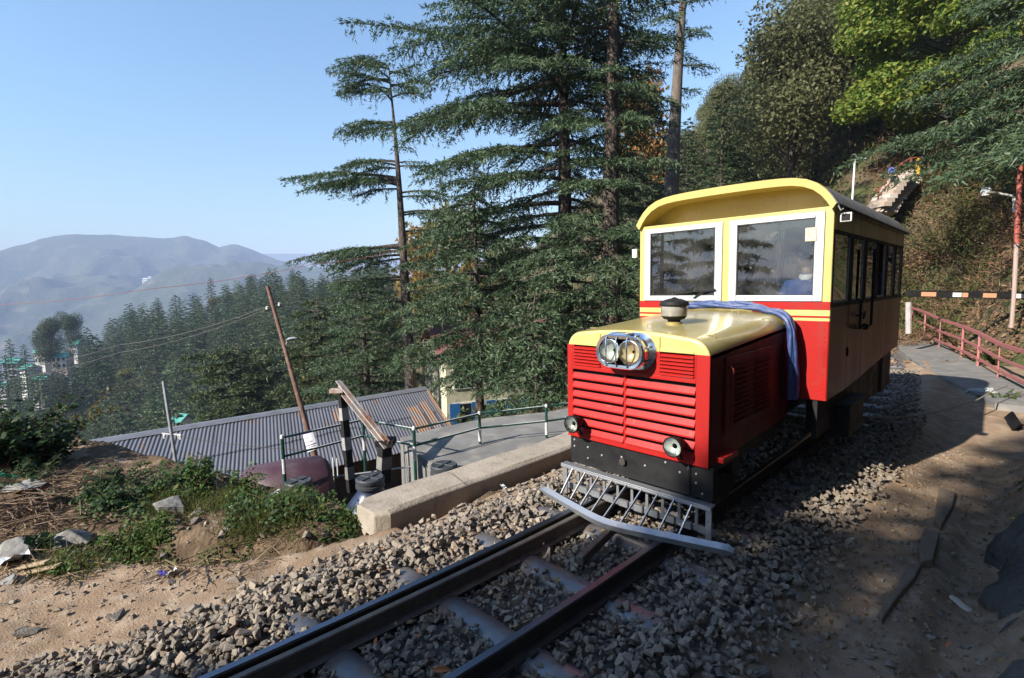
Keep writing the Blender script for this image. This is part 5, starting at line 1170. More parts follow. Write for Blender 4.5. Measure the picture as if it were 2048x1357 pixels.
# ------------------------------------------------------------------ tarpaulin draped over the hood
TARP = mat('blue_tarpaulin', (.020, .042, .14), (.042, .078, .21), scale=14, rough=.42, rough2=.6, bump=.35, bscale=9, bdist=.03, stretch=(1, 4, 1), spec=.5)
tb = MB(); path = []
for k in range(60):
    t = k/59; y0 = 1.585
    zt = 1.525+.062*y0
    if t < .62:
        x = -.56 + (t/.62)*(.56+.50); z = zt+.005-.035*(x/.5)**2
    elif t < .76:
        a = (t-.62)/.14*math.pi/2; x = .50+.165*math.sin(a); z = zt-.165+.135*math.cos(a)
    else:
        x = .672+.02*math.sin((t-.76)*9); z = zt-.165-(t-.76)/.24*.66
    path.append(Vector((x, y0, z)))
for q in range(26):
    a = 2*math.pi*q/26+.3*math.sin(q*3.1); rr = .040*math.sqrt(rng.random())+.010
    pts, rad = [], []
    for k, p in enumerate(path):
        w = .8+.35*math.sin(k*.21+q*2.1)
        ox = math.cos(a+k*.05)*rr*w; oz = abs(math.sin(a+k*.05)*rr)*w*.8+.018
        nrm = Vector((0, 0, 1)) if p.x < .45 else Vector((1, 0, .5 if p.z > 1.5 else 0)).normalized()
        pts.append(p + Vector((0, ox*1.15-.012*math.sin(k*.3), 0)) + nrm*oz*1.15); rad.append(.015+.007*math.sin(k*.37+q))
    tb.tube(pts, rad, 7)
tag(tb.build('tarpaulin', TARP, None, smooth=True), 'rolled blue tarpaulin draped across the back of the railcar hood', 'tarpaulin')
# ================================================================== people
SKIN = mat('skin', (.30, .17, .11), rough=.5); HAIR = mat('hair', (.015, .012, .010), (.03, .025, .02), scale=30, rough=.5)
def body(parent, name, joints, edges, radii, m, root=0, sub=2):
    me = bpy.data.meshes.new(name); me.from_pydata([tuple(j) for j in joints], edges, []); me.materials.append(m)
    o = link(name, me, parent); sk = o.modifiers.new('skin', 'SKIN'); me.skin_vertices or me.attributes
    if not me.skin_vertices:
        bm = bmesh.new(); bm.from_mesh(me); bm.verts.layers.skin.verify(); bm.to_mesh(me); bm.free()
    for i, r in enumerate(radii):
        me.skin_vertices[0].data[i].radius = (r, r) if not isinstance(r, tuple) else r
        me.skin_vertices[0].data[i].use_root = (i == root)
    sk.use_smooth_shade = True
    s = o.modifiers.new('sub', 'SUBSURF'); s.levels = sub; s.render_levels = sub
    return o
def head(parent, c, facing, tilt, r=.105, hairm=HAIR):
    """head with nose, ears, eyes and hair; facing = angle about z (0 looks to -y)"""
    h = bpy.data.objects.new('head', None)
    V, F = [], []
    n, k = 20, 14
    for i in range(k+1):
        th = math.pi*i/k
        for j in range(n):
            ph = 2*math.pi*j/n; x = math.sin(th)*math.cos(ph); y = math.sin(th)*math.sin(ph); z = math.cos(th)
            jaw = 1-.28*max(0, -z)**1.3; yy = y*(1.12 if y > 0 else .98)*jaw
            xx = x*.80*jaw; zz = z*1.18
            front = max(0, -y)
            if front > .9 and -.25 < z < .2: yy -= .17*(1-abs(x)*3.2 if abs(x) < .3 else 0)
            if front > .8 and .12 < z < .3 and .2 < abs(x) < .55: yy += .06
            if front > .85 and -.5 < z < -.4 and abs(x) < .4: yy -= .03
            V.append((xx*r, yy*r, zz*r))
    for i in range(k):
        for j in range(n): F.append([i*n+j, i*n+(j+1) % n, (i+1)*n+(j+1) % n, (i+1)*n+j])
    M = Matrix.Translation(c) @ Matrix.Rotation(facing, 4, 'Z') @ Matrix.Rotation(tilt, 4, 'X')
    mb = MB().add([M @ Vector(v) for v in V], F)
    for s in (-1, 1):
        mb.add([M @ (Vector((s*.80*r+s*.008*math.cos(a)*0, .01+.022*math.cos(a), .0+.032*math.sin(a))) + Vector((s*(.006 if a2 else -.012), 0, 0))) for a2 in (0, 1) for a in [2*math.pi*q/8 for q in range(8)]],
               [[q, (q+1) % 8, 8+(q+1) % 8, 8+q] for q in range(8)] + [[8+q for q in range(8)]])
    o = mb.build('head', SKIN, parent, smooth=True)
    for s in (-1, 1): MB().lathe([(.0, -.012), (.009, -.008), (.012, 0)], M @ Vector((s*.038, -.088*r/.105, .018)), M.to_3x3() @ Vector((0, 1, 0)), 8).build('eye', BLK, o, smooth=True)
    hv = []; hf = []
    for i in range(9):
        th = .56*math.pi*i/8
        for j in range(n):
            ph = 2*math.pi*j/n; x = math.sin(th)*math.cos(ph); y = math.sin(th)*math.sin(ph); z = math.cos(th)
            lim = 1.0 if (y > -.35 or z > .42) else .93
            q = 1.09+.03*math.sin(ph*7+i)
            hv.append(M @ Vector((x*.80*r*q*lim, y*(1.12 if y > 0 else .98)*r*q*lim, z*1.18*r*q)))
    for i in range(8):
        for j in range(n): hf.append([i*n+j, i*n+(j+1) % n, (i+1)*n+(j+1) % n, (i+1)*n+j])
    MB().add(hv, hf).build('hair', hairm, parent, smooth=True)
    return o
def seated(label, x, y, zs, shirt, trousers, facing, tilt, collar=None):
    """a person seated at (x, y), seat height zs, facing -y"""
    t = thing('person', label, 'person')
    J = [(x, y, zs+.05), (x, y-.01, zs+.25), (x, y-.02, zs+.42), (x, y-.025, zs+.52), (x, y-.03, zs+.62),
         (x-.17, y-.02, zs+.47), (x-.24, y-.08, zs+.24), (x-.16, y-.30, zs+.20), (x+.17, y-.02, zs+.47), (x+.24, y-.08, zs+.24), (x+.16, y-.30, zs+.20)]
    E = [(0, 1), (1, 2), (2, 3), (3, 4), (2, 5), (5, 6), (6, 7), (2, 8), (8, 9), (9, 10)]
    body(t, 'shirt', J, E, [.15, .14, .15, .075, .055, .07, .052, .042, .07, .052, .042], shirt)
    J2 = [(x, y, zs+.05), (x-.10, y-.08, zs+.06), (x-.11, y-.42, zs+.05), (x-.11, y-.44, zs-.33), (x+.10, y-.08, zs+.06), (x+.11, y-.42, zs+.05), (x+.11, y-.44, zs-.33)]
    body(t, 'trousers', J2, [(0, 1), (1, 2), (2, 3), (0, 4), (4, 5), (5, 6)], [.15, .10, .075, .05, .10, .075, .05], trousers)
    hd = Vector((x, y-.05, zs+.76))
    body(t, 'neck', [(x, y-.025, zs+.55), (x, y-.035, zs+.68)], [(0, 1)], [.055, .05], SKIN, sub=1)
    head(t, hd, facing, tilt)
    for s in (-1, 1):
        w = Vector((x+s*.16, y-.30, zs+.20))
        J3 = [w, w+Vector((-s*.01, -.06, .0)), w+Vector((-s*.03, -.09, 0))]; E3 = [(0, 1), (1, 2)]; R3 = [.026, .032, .022]
        for q in range(4):
            b = len(J3); J3 += [w+Vector((-s*.035+s*.018*q, -.10, .002)), w+Vector((-s*.037+s*.019*q, -.135-.008*(q in (1, 2)), -.006)), w+Vector((-s*.037+s*.019*q, -.155-.008*(q in (1, 2)), -.030))]
            E3 += [(1, b), (b, b+1), (b+1, b+2)]; R3 += [.010, .0085, .007]
        b = len(J3); J3 += [w+Vector((-s*.045, -.05, .01)), w+Vector((-s*.065, -.09, .0))]; E3 += [(1, b), (b, b+1)]; R3 += [.011, .008]
        body(t, 'hand', J3, E3, R3, SKIN, root=1, sub=1)
    if collar:
        MB().lathe([(.075, -.02), (.066, .02), (.060, .03)], (x, y-.028, zs+.555), (0, -.15, 1), 16).build('collar', collar, t, smooth=True)
    return t
BLUE = mat('blue_jacket', (.035, .085, .32), (.03, .07, .26), scale=12, rough=.8, bump=.3, bscale=16)
DKTR = mat('dark_trousers', (.03, .03, .04), rough=.9); LBLUE = mat('pale_blue_shirt', (.20, .30, .50), rough=.85, bump=.2, bscale=15)
seated('driver in a blue jacket with white collar seated behind the right windscreen', .60, 2.38, 1.38, BLUE, DKTR, -.55, .18, WHT)
MB_ = MB().box(.40, .80, 2.22, 2.58, 1.30, 1.375); MB_.box(.42, .78, 2.54, 2.59, 1.40, 1.80); MB_.box(.55, .65, 2.35, 2.45, 1.06, 1.30); MB_.build('driver_seat', SEATM, car, bevel=.02)
seated('passenger in a pale blue shirt seated behind the left windscreen', -.46, 3.60, 1.42, LBLUE, DKTR, .2, .1)
# ================================================================== tin roofed shed below the yard
TIN = mat('corrugated_tin', (.20, .195, .21), (.145, .145, .16), scale=1.1, detail=8, rough=.48, rough2=.62, metal=.45, c3=(.22, .15, .11), scale3=2.6, lo3=.60, hi3=.74, stretch=(.45, 1, 1), bump=.15, bscale=4)
TINR = mat('rusted_tin', (.30, .17, .10), (.20, .19, .19), scale=2.2, rough=.7, metal=.25, lo=.4, hi=.62, stretch=(.35, 1.6, 1))
shed = thing('tin_roofed_shed', 'long shed with a corrugated tin roof below the yard, ridge running away to the left', 'shed', (0, 0, 0))
rR, rL = onz(850, 777, -1.0), onz(60, 905, -1.0); eR = onz(915, 876, -1.75); dirr = (rL-rR); dirr[2] = 0; Lr_ = np.linalg.norm(dirr); dirr /= Lr_; eL = eR+dirr*Lr_*1.0
def corr_sheet(a0, a1, b0, b1, name, m, par, lift=0.0, pitch=.076, amp=.009):
    """corrugated sheet between ridge fractions a0..a1 (0 at the near end) and slope fractions b0..b1 (0 = ridge)"""
    n = max(4, int(Lr_*(a1-a0)/pitch*6)); s = np.linspace(a0, a1, n); V = []
    for b in (b0, b1):
        for q in s:
            p = (rR*(1-q)+rL*q)*(1-b) + (eR*(1-q)+eL*q)*b; V.append(p+np.array((0, 0, lift+amp*math.sin(q*Lr_/pitch*2*math.pi))))
    V += [np.array(v)-np.array((0, 0, .004)) for v in V]; F = [[i, i+1, n+i+1, n+i] for i in range(n-1)] + [[2*n+i, 3*n+i, 3*n+i+1, 2*n+i+1] for i in range(n-1)]
    return link(name, npmesh(name, V, F, m, smooth=True), par)
ns = 11
for k in range(ns):
    a0, a1 = k/ns, (k+1)/ns+.004
    for row, (b0, b1, lf) in enumerate(((-.01, .52, .016), (.49, 1.0, .0))):
        rusty = (k == 0 and row == 1) or (k == 1 and row == 1 and False)
        corr_sheet(a0, a1, b0, b1+.012*((k*7+row*3) % 3-1), 'roof_sheet', TIN, shed, lf+.006*(k % 2))
for a0, a1, b0, b1 in ((.026, .056, .28, .90), (.064, .104, .34, .84), (.004, .012, .2, .98), (.300, .335, .12, .36)):
    corr_sheet(a0, a1, b0, b1, 'rusty_patch', TINR, shed, .026)
rc = []
for q in (0, .25, .5, .75, 1.0):
    p = rR*(1-q)+rL*q; rc.append([p+np.array((.19, 0, -.015)), p+np.array((.05, 0, .045)), p+np.array((-.05, 0, .045)), p+np.array((-.19, 0, -.015))])
MB().loft(rc, closed=False).build('ridge_cap', mat('ridge_cap', (.25, .25, .27), (.19, .19, .20), scale=3, rough=.5, metal=.4), shed)
bR, bL = rR+(rR-eR), rL+(rL-eL); bR[2] = bL[2] = eR[2]
MB().add([rR, rL, bL, bR], [[0, 1, 2, 3]]).build('far_slope', TIN, shed)
wl = MB()
for a, b in ((eR, eL), (bR, bL)):
    d_ = np.array((.25, 0, 0))*(1 if a is eR else -1); wl.add([a-d_, b-d_, b-d_-np.array((0, 0, 2.2)), a-d_-np.array((0, 0, 2.2))], [[0, 1, 2, 3]])
c_ = np.array((0, -.15, 0)); wl.add([eR+c_, rR+c_-np.array((0, 0, .04)), bR+c_, bR+c_-np.array((0, 0, 2.2)), eR+c_-np.array((0, 0, 2.2))], [[0, 1, 2, 3, 4]])
wl.build('wall', mat('dark_plank_wall', (.06, .05, .045), (.10, .085, .07), scale=6, rough=.9), shed)
MB().tube([rR+(0, .02, .02), eR+(0, .02, .02)], .02, 6).build('barge_strip', mat('rust_edge', (.25, .13, .07), rough=.8), shed)
# ------------------------------------------------------------------ poles and wires
RPOLE = mat('rusty_pole', (.16, .075, .05), (.10, .05, .038), scale=6, rough=.75, c3=(.24, .15, .11), scale3=12, bump=.2)
D0 = 8.6
pl = thing('lamp_pole', 'leaning rusty pole with a small lamp, a crossarm and a paper notice tied to it', 'lamp pole')
pb, pt = at(650, 985, D0), at(535, 573, D0+.6)
def on_pole(v):
    t = (v-985)/(573-985); return pb+(pt-pb)*t
MB().tube([pb, pb+(pt-pb)*.33, pb+(pt-pb)*.62, pt], [.047, .045, .037, .033], 12).build('pole', RPOLE, pl, smooth=True)
q = on_pole(622); ca = MB().bar(q-RGT*.14+UPV*-.03, q+RGT*.13+UPV*.07, .035, .05).build('crossarm', BLK, pl)
for o_ in (-.12, .10): MB().lathe([(.012, 0), (.028, .02), (.02, .045), (.026, .06), (.0, .075)], q+RGT*o_+UPV*(.02+o_*.3), (0, 0, 1), 10).build('insulator', WHT, ca, smooth=True)
q = on_pole(700); MB().tube([q-UPV*.1-RGT*.02, q+RGT*.02+UPV*.03, q+RGT*.06+UPV*.12], .012, 6).build('bracket', RUST, pl)
lm = MB().loft([[q+RGT*(.02+a*.20)+UPV*(.10+a*.05+h*.05)+FWD*w*.05 for h, w in ((.3*k_, -1*k_), (1*k_, 0), (.3*k_, 1*k_), (-.2*k_, 0))] for a, k_ in ((0, .35), (.25, 1), (.7, .9), (1.0, .25))]).build('lamp_head', STEEL, pl, smooth=True)
q = on_pole(888); nt_ = pb-pt; nt_ /= np.linalg.norm(nt_); nr_ = RGT-nt_*RGT.dot(nt_); nr_ /= np.linalg.norm(nr_)
def paper(a, b, c, d, off, m, name, par):
    pts = [q+nr_*(a*.085)+nt_*c-FWD*(.060+off-.022*a*a), ]
    V = []
    for s in np.linspace(a, b, 7):
        for zz in (c, d): V.append(q+nr_*(s*.092)+nt_*zz-FWD*(.052+off-.030*s*s))
    return MB().add(V, [[2*i, 2*i+1, 2*i+3, 2*i+2] for i in range(6)]).build(name, m, par, smooth=True)
PAPER = mat('white_paper', (.74, .73, .76), rough=.8); PURP = mat('purple_print', (.16, .10, .45), rough=.7); INK = mat('ink', (.03, .03, .05), rough=.7)
no = paper(-1, 1, -.18, .16, 0, PAPER, 'notice', pl)
paper(-1.02, 1.02, -.19, -.15, .004, PURP, 'notice_header', no)
for (a, b, c) in ((-.85, -.1, -.075), (-.85, .55, -.005), (-.98, .98, .048), (-.6, .8, .085)): paper(a, b, c, c+.007 if c != .048 else c+.012, .004, INK, 'printed_line', no)
# thin grey post with a small crossbar
gp = thing('grey_post', 'thin grey post with two white insulators standing in front of the tin roof', 'post'); a_, b_ = at(354, 940, 8.4), at(327, 763, 8.5)
MB().tube([a_, b_], .027, 10).build('pole', STEEL, gp, smooth=True); q = a_+(b_-a_)*.40
MB().bar(q-RGT*.16+UPV*.01, q+RGT*.15-UPV*.01, .012, .02).build('crossbar', WHT, gp)
for o_, l_ in ((-.12, .07), (.12, .07), (.15, .09)): MB().lathe([(.01, 0), (.022, -.02), (.018, -.05), (.02, -l_)], q+RGT*o_, (0, 0, 1), 8).build('insulator', WHT, gp, smooth=True)
ws = thing('grey_lamp_post', 'slender white lamp post rising behind the rear of the railcar roof', 'lamp post'); a_, b_ = at(1700, 470, 17), at(1710, 318, 17.2)
MB().tube([a_-np.array((0, 0, 2.5)), a_, b_], [.04, .035, .028], 8).build('pole', WHT, ws, smooth=True); MB().tube([b_, b_+RGT*.18+UPV*.03, b_+RGT*.42-UPV*.01], [.02, .018, .03], 6).build('lamp_arm', WHT, ws)
WIRE = mat('wire', (.10, .09, .085), rough=.6); WIRR = mat('red_wire', (.28, .07, .05), rough=.6)
def wire(pts, r, m, label):
    P = []
    for (a, b) in zip(pts[:-1], pts[1:]):
        a, b = Vector(a), Vector(b); L = (b-a).length
        for k in range(12): t = k/12; P.append(a.lerp(b, t)-Vector((0, 0, .018*L*4*t*(1-t))))
    P.append(Vector(pts[-1])); return tag(MB().tube(P, r, 5).build('overhead_wire', m, None, smooth=True), label, 'wire')
wire([at(-60, 612, 15), at(300, 578, 15), at(620, 530, 16), at(790, 503, 17), at(1000, 462, 18)], .007, WIRR, 'reddish cable sagging across the valley to the cedars')
wire([on_pole(622)-RGT*.12+UPV*.05, at(240, 690, 12), at(-60, 745, 16)], .006, WIRE, 'upper of two thin wires running left from the rusty pole crossarm')
wire([on_pole(622)-RGT*.13, at(240, 705, 12), at(-60, 765, 16)], .006, WIRE, 'lower of two thin wires running left from the rusty pole crossarm')
wire([on_pole(905), at(480, 890, 8.5), at(362, 873, 8.4)], .006, WIRE, 'dark wire slung from the rusty pole to the thin grey post')

# ================================================================== houses
def house(name, label, p, w, dpt, h, ang, wallm, roofm, cols, rows, roof_h, group=None, winm=None, shutter=None, gable=True):
    t = thing(name, label, 'house', p, ang, group)
    MB().box(-w/2, w/2, -dpt/2, dpt/2, -3, h).build('wall', wallm, t)
    e = .35
    if gable:
        MB().add([(-w/2-e, -dpt/2-e, h-.05), (w/2+e, -dpt/2-e, h-.05), (w/2+e, 0, h+roof_h), (-w/2-e, 0, h+roof_h), (-w/2-e, dpt/2+e, h-.05), (w/2+e, dpt/2+e, h-.05),
                  (-w/2-e, -dpt/2-e, h-.15), (w/2+e, -dpt/2-e, h-.15), (w/2+e, 0, h+roof_h-.1), (-w/2-e, 0, h+roof_h-.1), (-w/2-e, dpt/2+e, h-.15), (w/2+e, dpt/2+e, h-.15)],
                 [[0, 1, 2, 3], [3, 2, 5, 4], [7, 6, 9, 8], [8, 9, 10, 11], [0, 6, 7, 1], [4, 5, 11, 10], [0, 3, 9, 6], [3, 4, 10, 9], [1, 7, 8, 2], [2, 8, 11, 5]]).build('roof', roofm, t)
        MB().add([(-w/2+.01, -dpt/2, h), (-w/2+.01, dpt/2, h), (-w/2+.01, 0, h+roof_h-.12)], [[0, 1, 2]]).add([(w/2-.01, -dpt/2, h), (w/2-.01, dpt/2, h), (w/2-.01, 0, h+roof_h-.12)], [[0, 1, 2]]).build('gable', wallm, t)
    winm = winm or BLK
    for i in range(cols):
        for j in range(rows):
            x = -w/2+w*(i+.5)/cols; z = h*(j+.55)/rows; ww, hh_ = w/cols*.28, h/rows*.30
            f = MB().box(x-ww-.06, x+ww+.06, -dpt/2-.05, -dpt/2+.02, z-hh_-.06, z+hh_+.06).build('window_frame', WHT, t)
            MB().box(x-ww, x+ww, -dpt/2-.06, -dpt/2-.045, z-hh_, z+hh_).build('pane', winm, f)
            if shutter and j == 0:
                for s in (-1, 1): MB().box(x+s*(ww*1.05)-ww*.5, x+s*(ww*1.05)+ww*.5, -dpt/2-.12, -dpt/2-.07, z-hh_*1.1, z+hh_*1.1).build('shutter', shutter, t)
    return t
TEAL = mat('green_tin_roof', (.05, .24, .20), (.07, .30, .25), scale=2, rough=.5); PALEW = mat('whitewashed_wall', (.60, .58, .55), (.50, .48, .46), scale=1.2, rough=.9); PINKW = mat('dull_pink_wall', (.45, .36, .33), rough=.9); GREYW = mat('grey_wall', (.30, .32, .36), rough=.9)
CREAMW = mat('cream_wall', (.62, .57, .40), (.50, .46, .33), scale=1.6, rough=.9, c3=(.36, .33, .26), scale3=3); RROOF = mat('faded_red_roof', (.26, .10, .085), (.20, .085, .07), scale=2, rough=.8); BSH = mat('blue_shutter', (.02, .13, .36), rough=.6)
faceang = math.atan2(FWD[1], FWD[0])-math.pi/2
hc = at(1005, 800, 25); hg = house('cream_house', 'cream walled house with blue shutters and faded red roof glimpsed under the cedars', hc-np.array((0, 0, 1.0)), 6.6, 4.5, 3.6, faceang+.35, CREAMW, RROOF, 4, 2, 1.3, shutter=BSH)
k = 0
for (u, v, d, w, h, m, cols, rows, rh, lab) in [(28, 728, 150, 9, 12, GREYW, 3, 3, 2.4, 'grey block with teal roof at the far left of the spur village'), (12, 775, 140, 6.5, 10, PALEW, 2, 4, 2.0, 'narrow white house lowest at the left edge of the village'),
        (62, 740, 146, 9, 14, PALEW, 3, 5, 2.0, 'tall pinkish white house in the middle of the spur village'), (82, 762, 138, 7, 12, PALEW, 3, 4, 1.8, 'white terrace house below the tall one in the village'),
        (88, 706, 158, 8, 8, PALEW, 3, 2, 2.6, 'house with a wide green roof behind the tall white one'), (160, 690, 160, 9.5, 7, PALEW, 4, 2, 3.0, 'green roofed white house highest on the right of the village'),
        (125, 715, 150, 9, 8, PINKW, 3, 2, 1.8, 'low pale house with a green roof under the twin round trees'), (45, 865, 95, 6, 5, PALEW, 2, 2, 1.5, 'small teal roofed house low among the cedars at left'),
        (365, 842, 62, 3.6, 4, PALEW, 2, 2, 1.4, 'teal roofed hut just above the tin roof ridge by the grey post'), (415, 850, 66, 3.5, 3, PALEW, 2, 1, 1.0, 'white hut beside the teal roofed hut above the tin roof')]:
    p = at(u, v, d); house('hill_house', lab, (p[0], p[1], p[2]-h*.40), w*.42, w*.40, h*.44, faceang+.2-.3*(k % 3), m, TEAL, cols, rows, rh*.55, group='houses of the spur village'); k += 1
for (u, v, s, lab) in [(292, 563, 17, 'larger white building on the far mountain spur'), (300, 556, 9, 'white building beside the larger one on the far spur'), (280, 573, 8, 'tiny white house lower on the far spur'), (205, 588, 8, 'tiny pale house on the far slope by the cable'), (50, 575, 10, 'pale house far off on the mountain flank')]:
    p = at(u, v, 1640); house('distant_house', lab, (p[0], p[1], p[2]-4), s, s*.6, s*.7, faceang, WHT, WHT, 3, 2, s*.15)

# ================================================================== right side: paved path, railing, barrier, bank, steps
PINK = mat('pink_railing_paint', (.38, .13, .13), (.30, .11, .11), scale=10, rough=.5)
pv_ = [onz(1990, 805, -.05), onz(1850, 737, -.05), onz(1800, 700, -.05), onz(1788, 672, -.05), onz(1815, 650, -.05), onz(1850, 668, -.05), onz(1925, 712, -.05), onz(1975, 738, -.05), onz(2060, 775, -.05), onz(2120, 820, -.05)]
V, F = slab([(p[0], p[1], -.06) for p in pv_], (0, 0, -.22)); tag(MB().add(V, F).build('paved_path', CONCG, None), kind='structure')
V, F = slab([(p[0]+q, p[1], -.045) for q in (0,) for p in pv_[:3]] + [(p[0]+.16, p[1]+.03, -.045) for p in pv_[2::-1]], (0, 0, -.05));
rail_ = thing('pink_railing', 'pink painted metal railing along the paved path behind the railcar', 'railing')
prs = [onz(u, v, -.06) for u, v in ((1812, 664), (1822, 668), (1848, 680), (1878, 695), (1923, 715), (1955, 732), (1995, 755), (2060, 790), (2110, 818))]
tops = []
for k, (p, (u, v)) in enumerate(zip(prs, ((1812, 612), (1822, 616), (1850, 625), (1880, 639), (1928, 653), (1962, 667), (2003, 688), (2064, 708), (2114, 730)))):
    d = float((p-CAM) @ FWD); t_ = at(u, v, d); t_[0], t_[1] = p[0], p[1]; tops.append(t_)
    wd = .05 if k in (3, 6) else .085
    MB().bar(p-np.array((0, 0, .05)), t_, wd*.5, wd, up=(0, 1, 0)).build('post', PINK, rail_, bevel=.004)
for f, w in ((1.0, .06), (.58, .045), (.22, .045)):
    rb_ = MB()
    for (p, t0), (q, t1) in list(zip(zip(prs, tops), list(zip(prs, tops))[1:])): rb_.bar(p+(t0-p)*f, q+(t1-q)*f, w, w)
    rb_.build('rail', PINK, rail_)
br_ = thing('barrier_pole', 'horizontal level barrier banded black, white and orange beyond the pink railing', 'barrier'); a_, b_ = at(1812, 588, 14), at(2110, 594, 13)
ORG = mat('faded_orange', (.55, .27, .15), rough=.6)
MB().bar(a_, b_, .07, .17).build('beam', BLK, br_, bevel=.01); dv = b_-a_
for f0, f1, m_ in ((.105, .21, ORG), (.325, .385, WHT), (.39, .43, ORG), (.53, .62, ORG), (.725, .83, WHT), (.93, 1.0, WHT)): MB().bar(a_+dv*f0, a_+dv*f1, .075, .115, ).build('band', m_, br_)
MB().bar(a_+np.array((0, 0, .095)), b_+np.array((0, 0, .095)), .08, .02).build('top_strip', BLK, br_)
sp_ = MB().tube([at(1817, 668, 13.9), at(1817, 605, 13.9)], .07, 10).build('barrier_stand', mat('banded_stand', (.45, .40, .38), (.30, .28, .27), scale=5, rough=.7), br_)
# red telegraph pole with a bracket lamp
rp = thing('red_pole', 'tall rust red pole at the right edge of the picture', 'pole'); a_, b_ = at(2028, 592, 12.6), at(2041, 332, 12.6)
MB().tube([a_-np.array((0, 0, .8)), a_, a_+(b_-a_)*.45], [.045, .045, .05], 10).build('grey_lower_pole', mat('pinkish_grey_pole', (.36, .27, .24), rough=.7), rp, smooth=True)
MB().tube([a_+(b_-a_)*.40, b_], [.058, .054], 10).build('red_upper_pole', mat('rust_red_paint', (.34, .075, .05), (.25, .06, .045), scale=5, rough=.6), rp, smooth=True)
sl_ = thing('bracket_lamp', 'white bracket street lamp reaching left beside the tall red pole', 'street lamp'); a_ = at(2028, 425, 13.2)
MB().tube([a_, at(2028, 396, 13.2), at(2022, 392, 13.2), at(1996, 387, 13.2)], .03, 8).build('arm', WHT, sl_, smooth=True); MB().loft([[at(1996-q, 386+q*.02, 13.2)+UPV*(.05*k_)*h+FWD*.07*k_*w for h, w in ((.6, 0), (0, 1), (-.6, 0), (0, -1))] for q, k_ in ((0, .4), (6, 1), (18, .9), (26, .3))]).build('lamp_head', WHT, sl_, smooth=True)
MB().lathe([(.0, -.12), (.08, -.10), (.12, 0), (.08, .1), (0, .12)], at(1972, 384, 13.4), (0, 0, 1), 12).build('globe', WHT, None, smooth=True); tag(bpy.data.objects['globe'], 'round white globe light on the dry bank left of the bracket lamp', 'lamp')
# stone revetment with steps, railing and a walker
STW = stonemat('revetment_stone', [(.50, .43, .37), (.42, .34, .28), (.56, .50, .45), (.36, .29, .24), (.46, .36, .28)], dust=(.45, .36, .28))
rv_ = thing('stone_revetment', 'pale pinkish rubble stone wall under the stepped path on the bank', 'wall')
rr2 = np.random.default_rng(600); poly = [(1752, 425), (1762, 408), (1776, 385), (1785, 368), (1800, 352), (1835, 348), (1845, 360), (1825, 380), (1808, 400), (1795, 425)]
dR = 20.0; V = [at(u, v, dR+(420-v)*.012+.25) for u, v in poly]; v2, f2 = slab(V, tuple(FWD*1.2-UPV*.3)); MB().add(v2, f2).build('core', mat('mortar', (.40, .33, .27), rough=.95), rv_)
sm = [npmesh('stone', V_, F_, STW) for V_, F_ in STV[:8]]
def inpoly(u, v):
    c = False; j = len(poly)-1
    for i in range(len(poly)):
        (xi, yi), (xj, yj) = poly[i], poly[j]
        if (yi > v) != (yj > v) and u < (xj-xi)*(v-yi)/(yj-yi)+xi: c = not c
        j = i
    return c
n_ = 0
for v in np.arange(346, 426, 5.0):
    for u in np.arange(1748, 1850, 8.0):
        uu_, v_ = u+rr2.random()*3+(4 if int(v/5) % 2 else 0), v+rr2.random()*1.5
        if inpoly(uu_, v_):
            o = link('stone', sm[n_ % 8], rv_, at(uu_, v_, dR+(420-v_)*.012+.18)); s = .085+.03*rr2.random(); o.scale = (s, s, s*.85); o.rotation_euler = (rr2.random(), rr2.random(), rr2.random()*6); n_ += 1
stp = thing('stone_steps', 'stone steps climbing beside the rubble wall on the bank', 'steps')
for k in range(9):
    t = k/8; p = at(1758+46*t, 412-62*t, 20.4+.3*t); MB().obox(p, RGT, (.16, .5, .09)).build('step', STW, stp, bevel=.01)
RR_ = mat('brown_red_rail', (.22, .075, .05), rough=.6); rl2 = thing('step_railing', 'brown red railing beside the stone steps on the bank', 'railing')
tp = [(1757, 380, 405), (1804, 326, 352), (1822, 316, 350), (1858, 315, 348)]
for u, v0, v1 in tp: MB().bar(at(u, v1, 20.6), at(u, v0, 20.6), .06, .06, up=tuple(FWD)).build('post', RR_, rl2)
for f in (0, .5):
    for (u, v0, v1), (u2, w0, w1) in zip(tp[:-1], tp[1:]): MB().bar(at(u, v0+(v1-v0)*f, 20.6), at(u2, w0+(w1-w0)*f, 20.6), .045, .045).build('rail', RR_, rl2)
MB().lathe([(.0, 0), (.07, .02), (.09, .35), (.05, .5), (.07, .6), (0, .65)], at(1835, 350, 20.2), (0, 0, 1), 10).build('yellow_bollard', mat('yellow_cloth', (.60, .36, .03), rough=.8), None, smooth=True); tag(bpy.data.objects['yellow_bollard'], 'small yellow bundle standing inside the railing at the top of the steps', 'bundle')
# walker bending on the steps: built standing on the steps, leaning left
wk = thing('person', 'small figure in a blue and white top bending forward on the bank steps', 'person', at(1786, 366, 20.1))
def wp_(r_, u_): return tuple(RGT*r_+np.array((0, 0, u_)))
WTOP = mat('blue_white_top', (.10, .14, .45), (.60, .62, .68), scale=2.2, rough=.8, lo=.48, hi=.52)
J = [wp_(0, .05), wp_(0, .22), wp_(.01, .34), wp_(-.05, .46), wp_(-.11, .55), wp_(-.15, .60), wp_(-.17, .48), wp_(-.20, .36), wp_(.06, .42), wp_(.09, .30)]
body(wk, 'top', J[2:], [(0, 1), (1, 2), (2, 3), (2, 4), (4, 5), (1, 6), (6, 7)], [.085, .095, .085, .035, .035, .028, .035, .028], WTOP, sub=1)
body(wk, 'trousers', [wp_(.01, .34), wp_(-.04, .18), wp_(-.04, .0), wp_(.05, .18), wp_(.06, .0)], [(0, 1), (1, 2), (0, 3), (3, 4)], [.085, .055, .04, .055, .04], DKTR, sub=1)
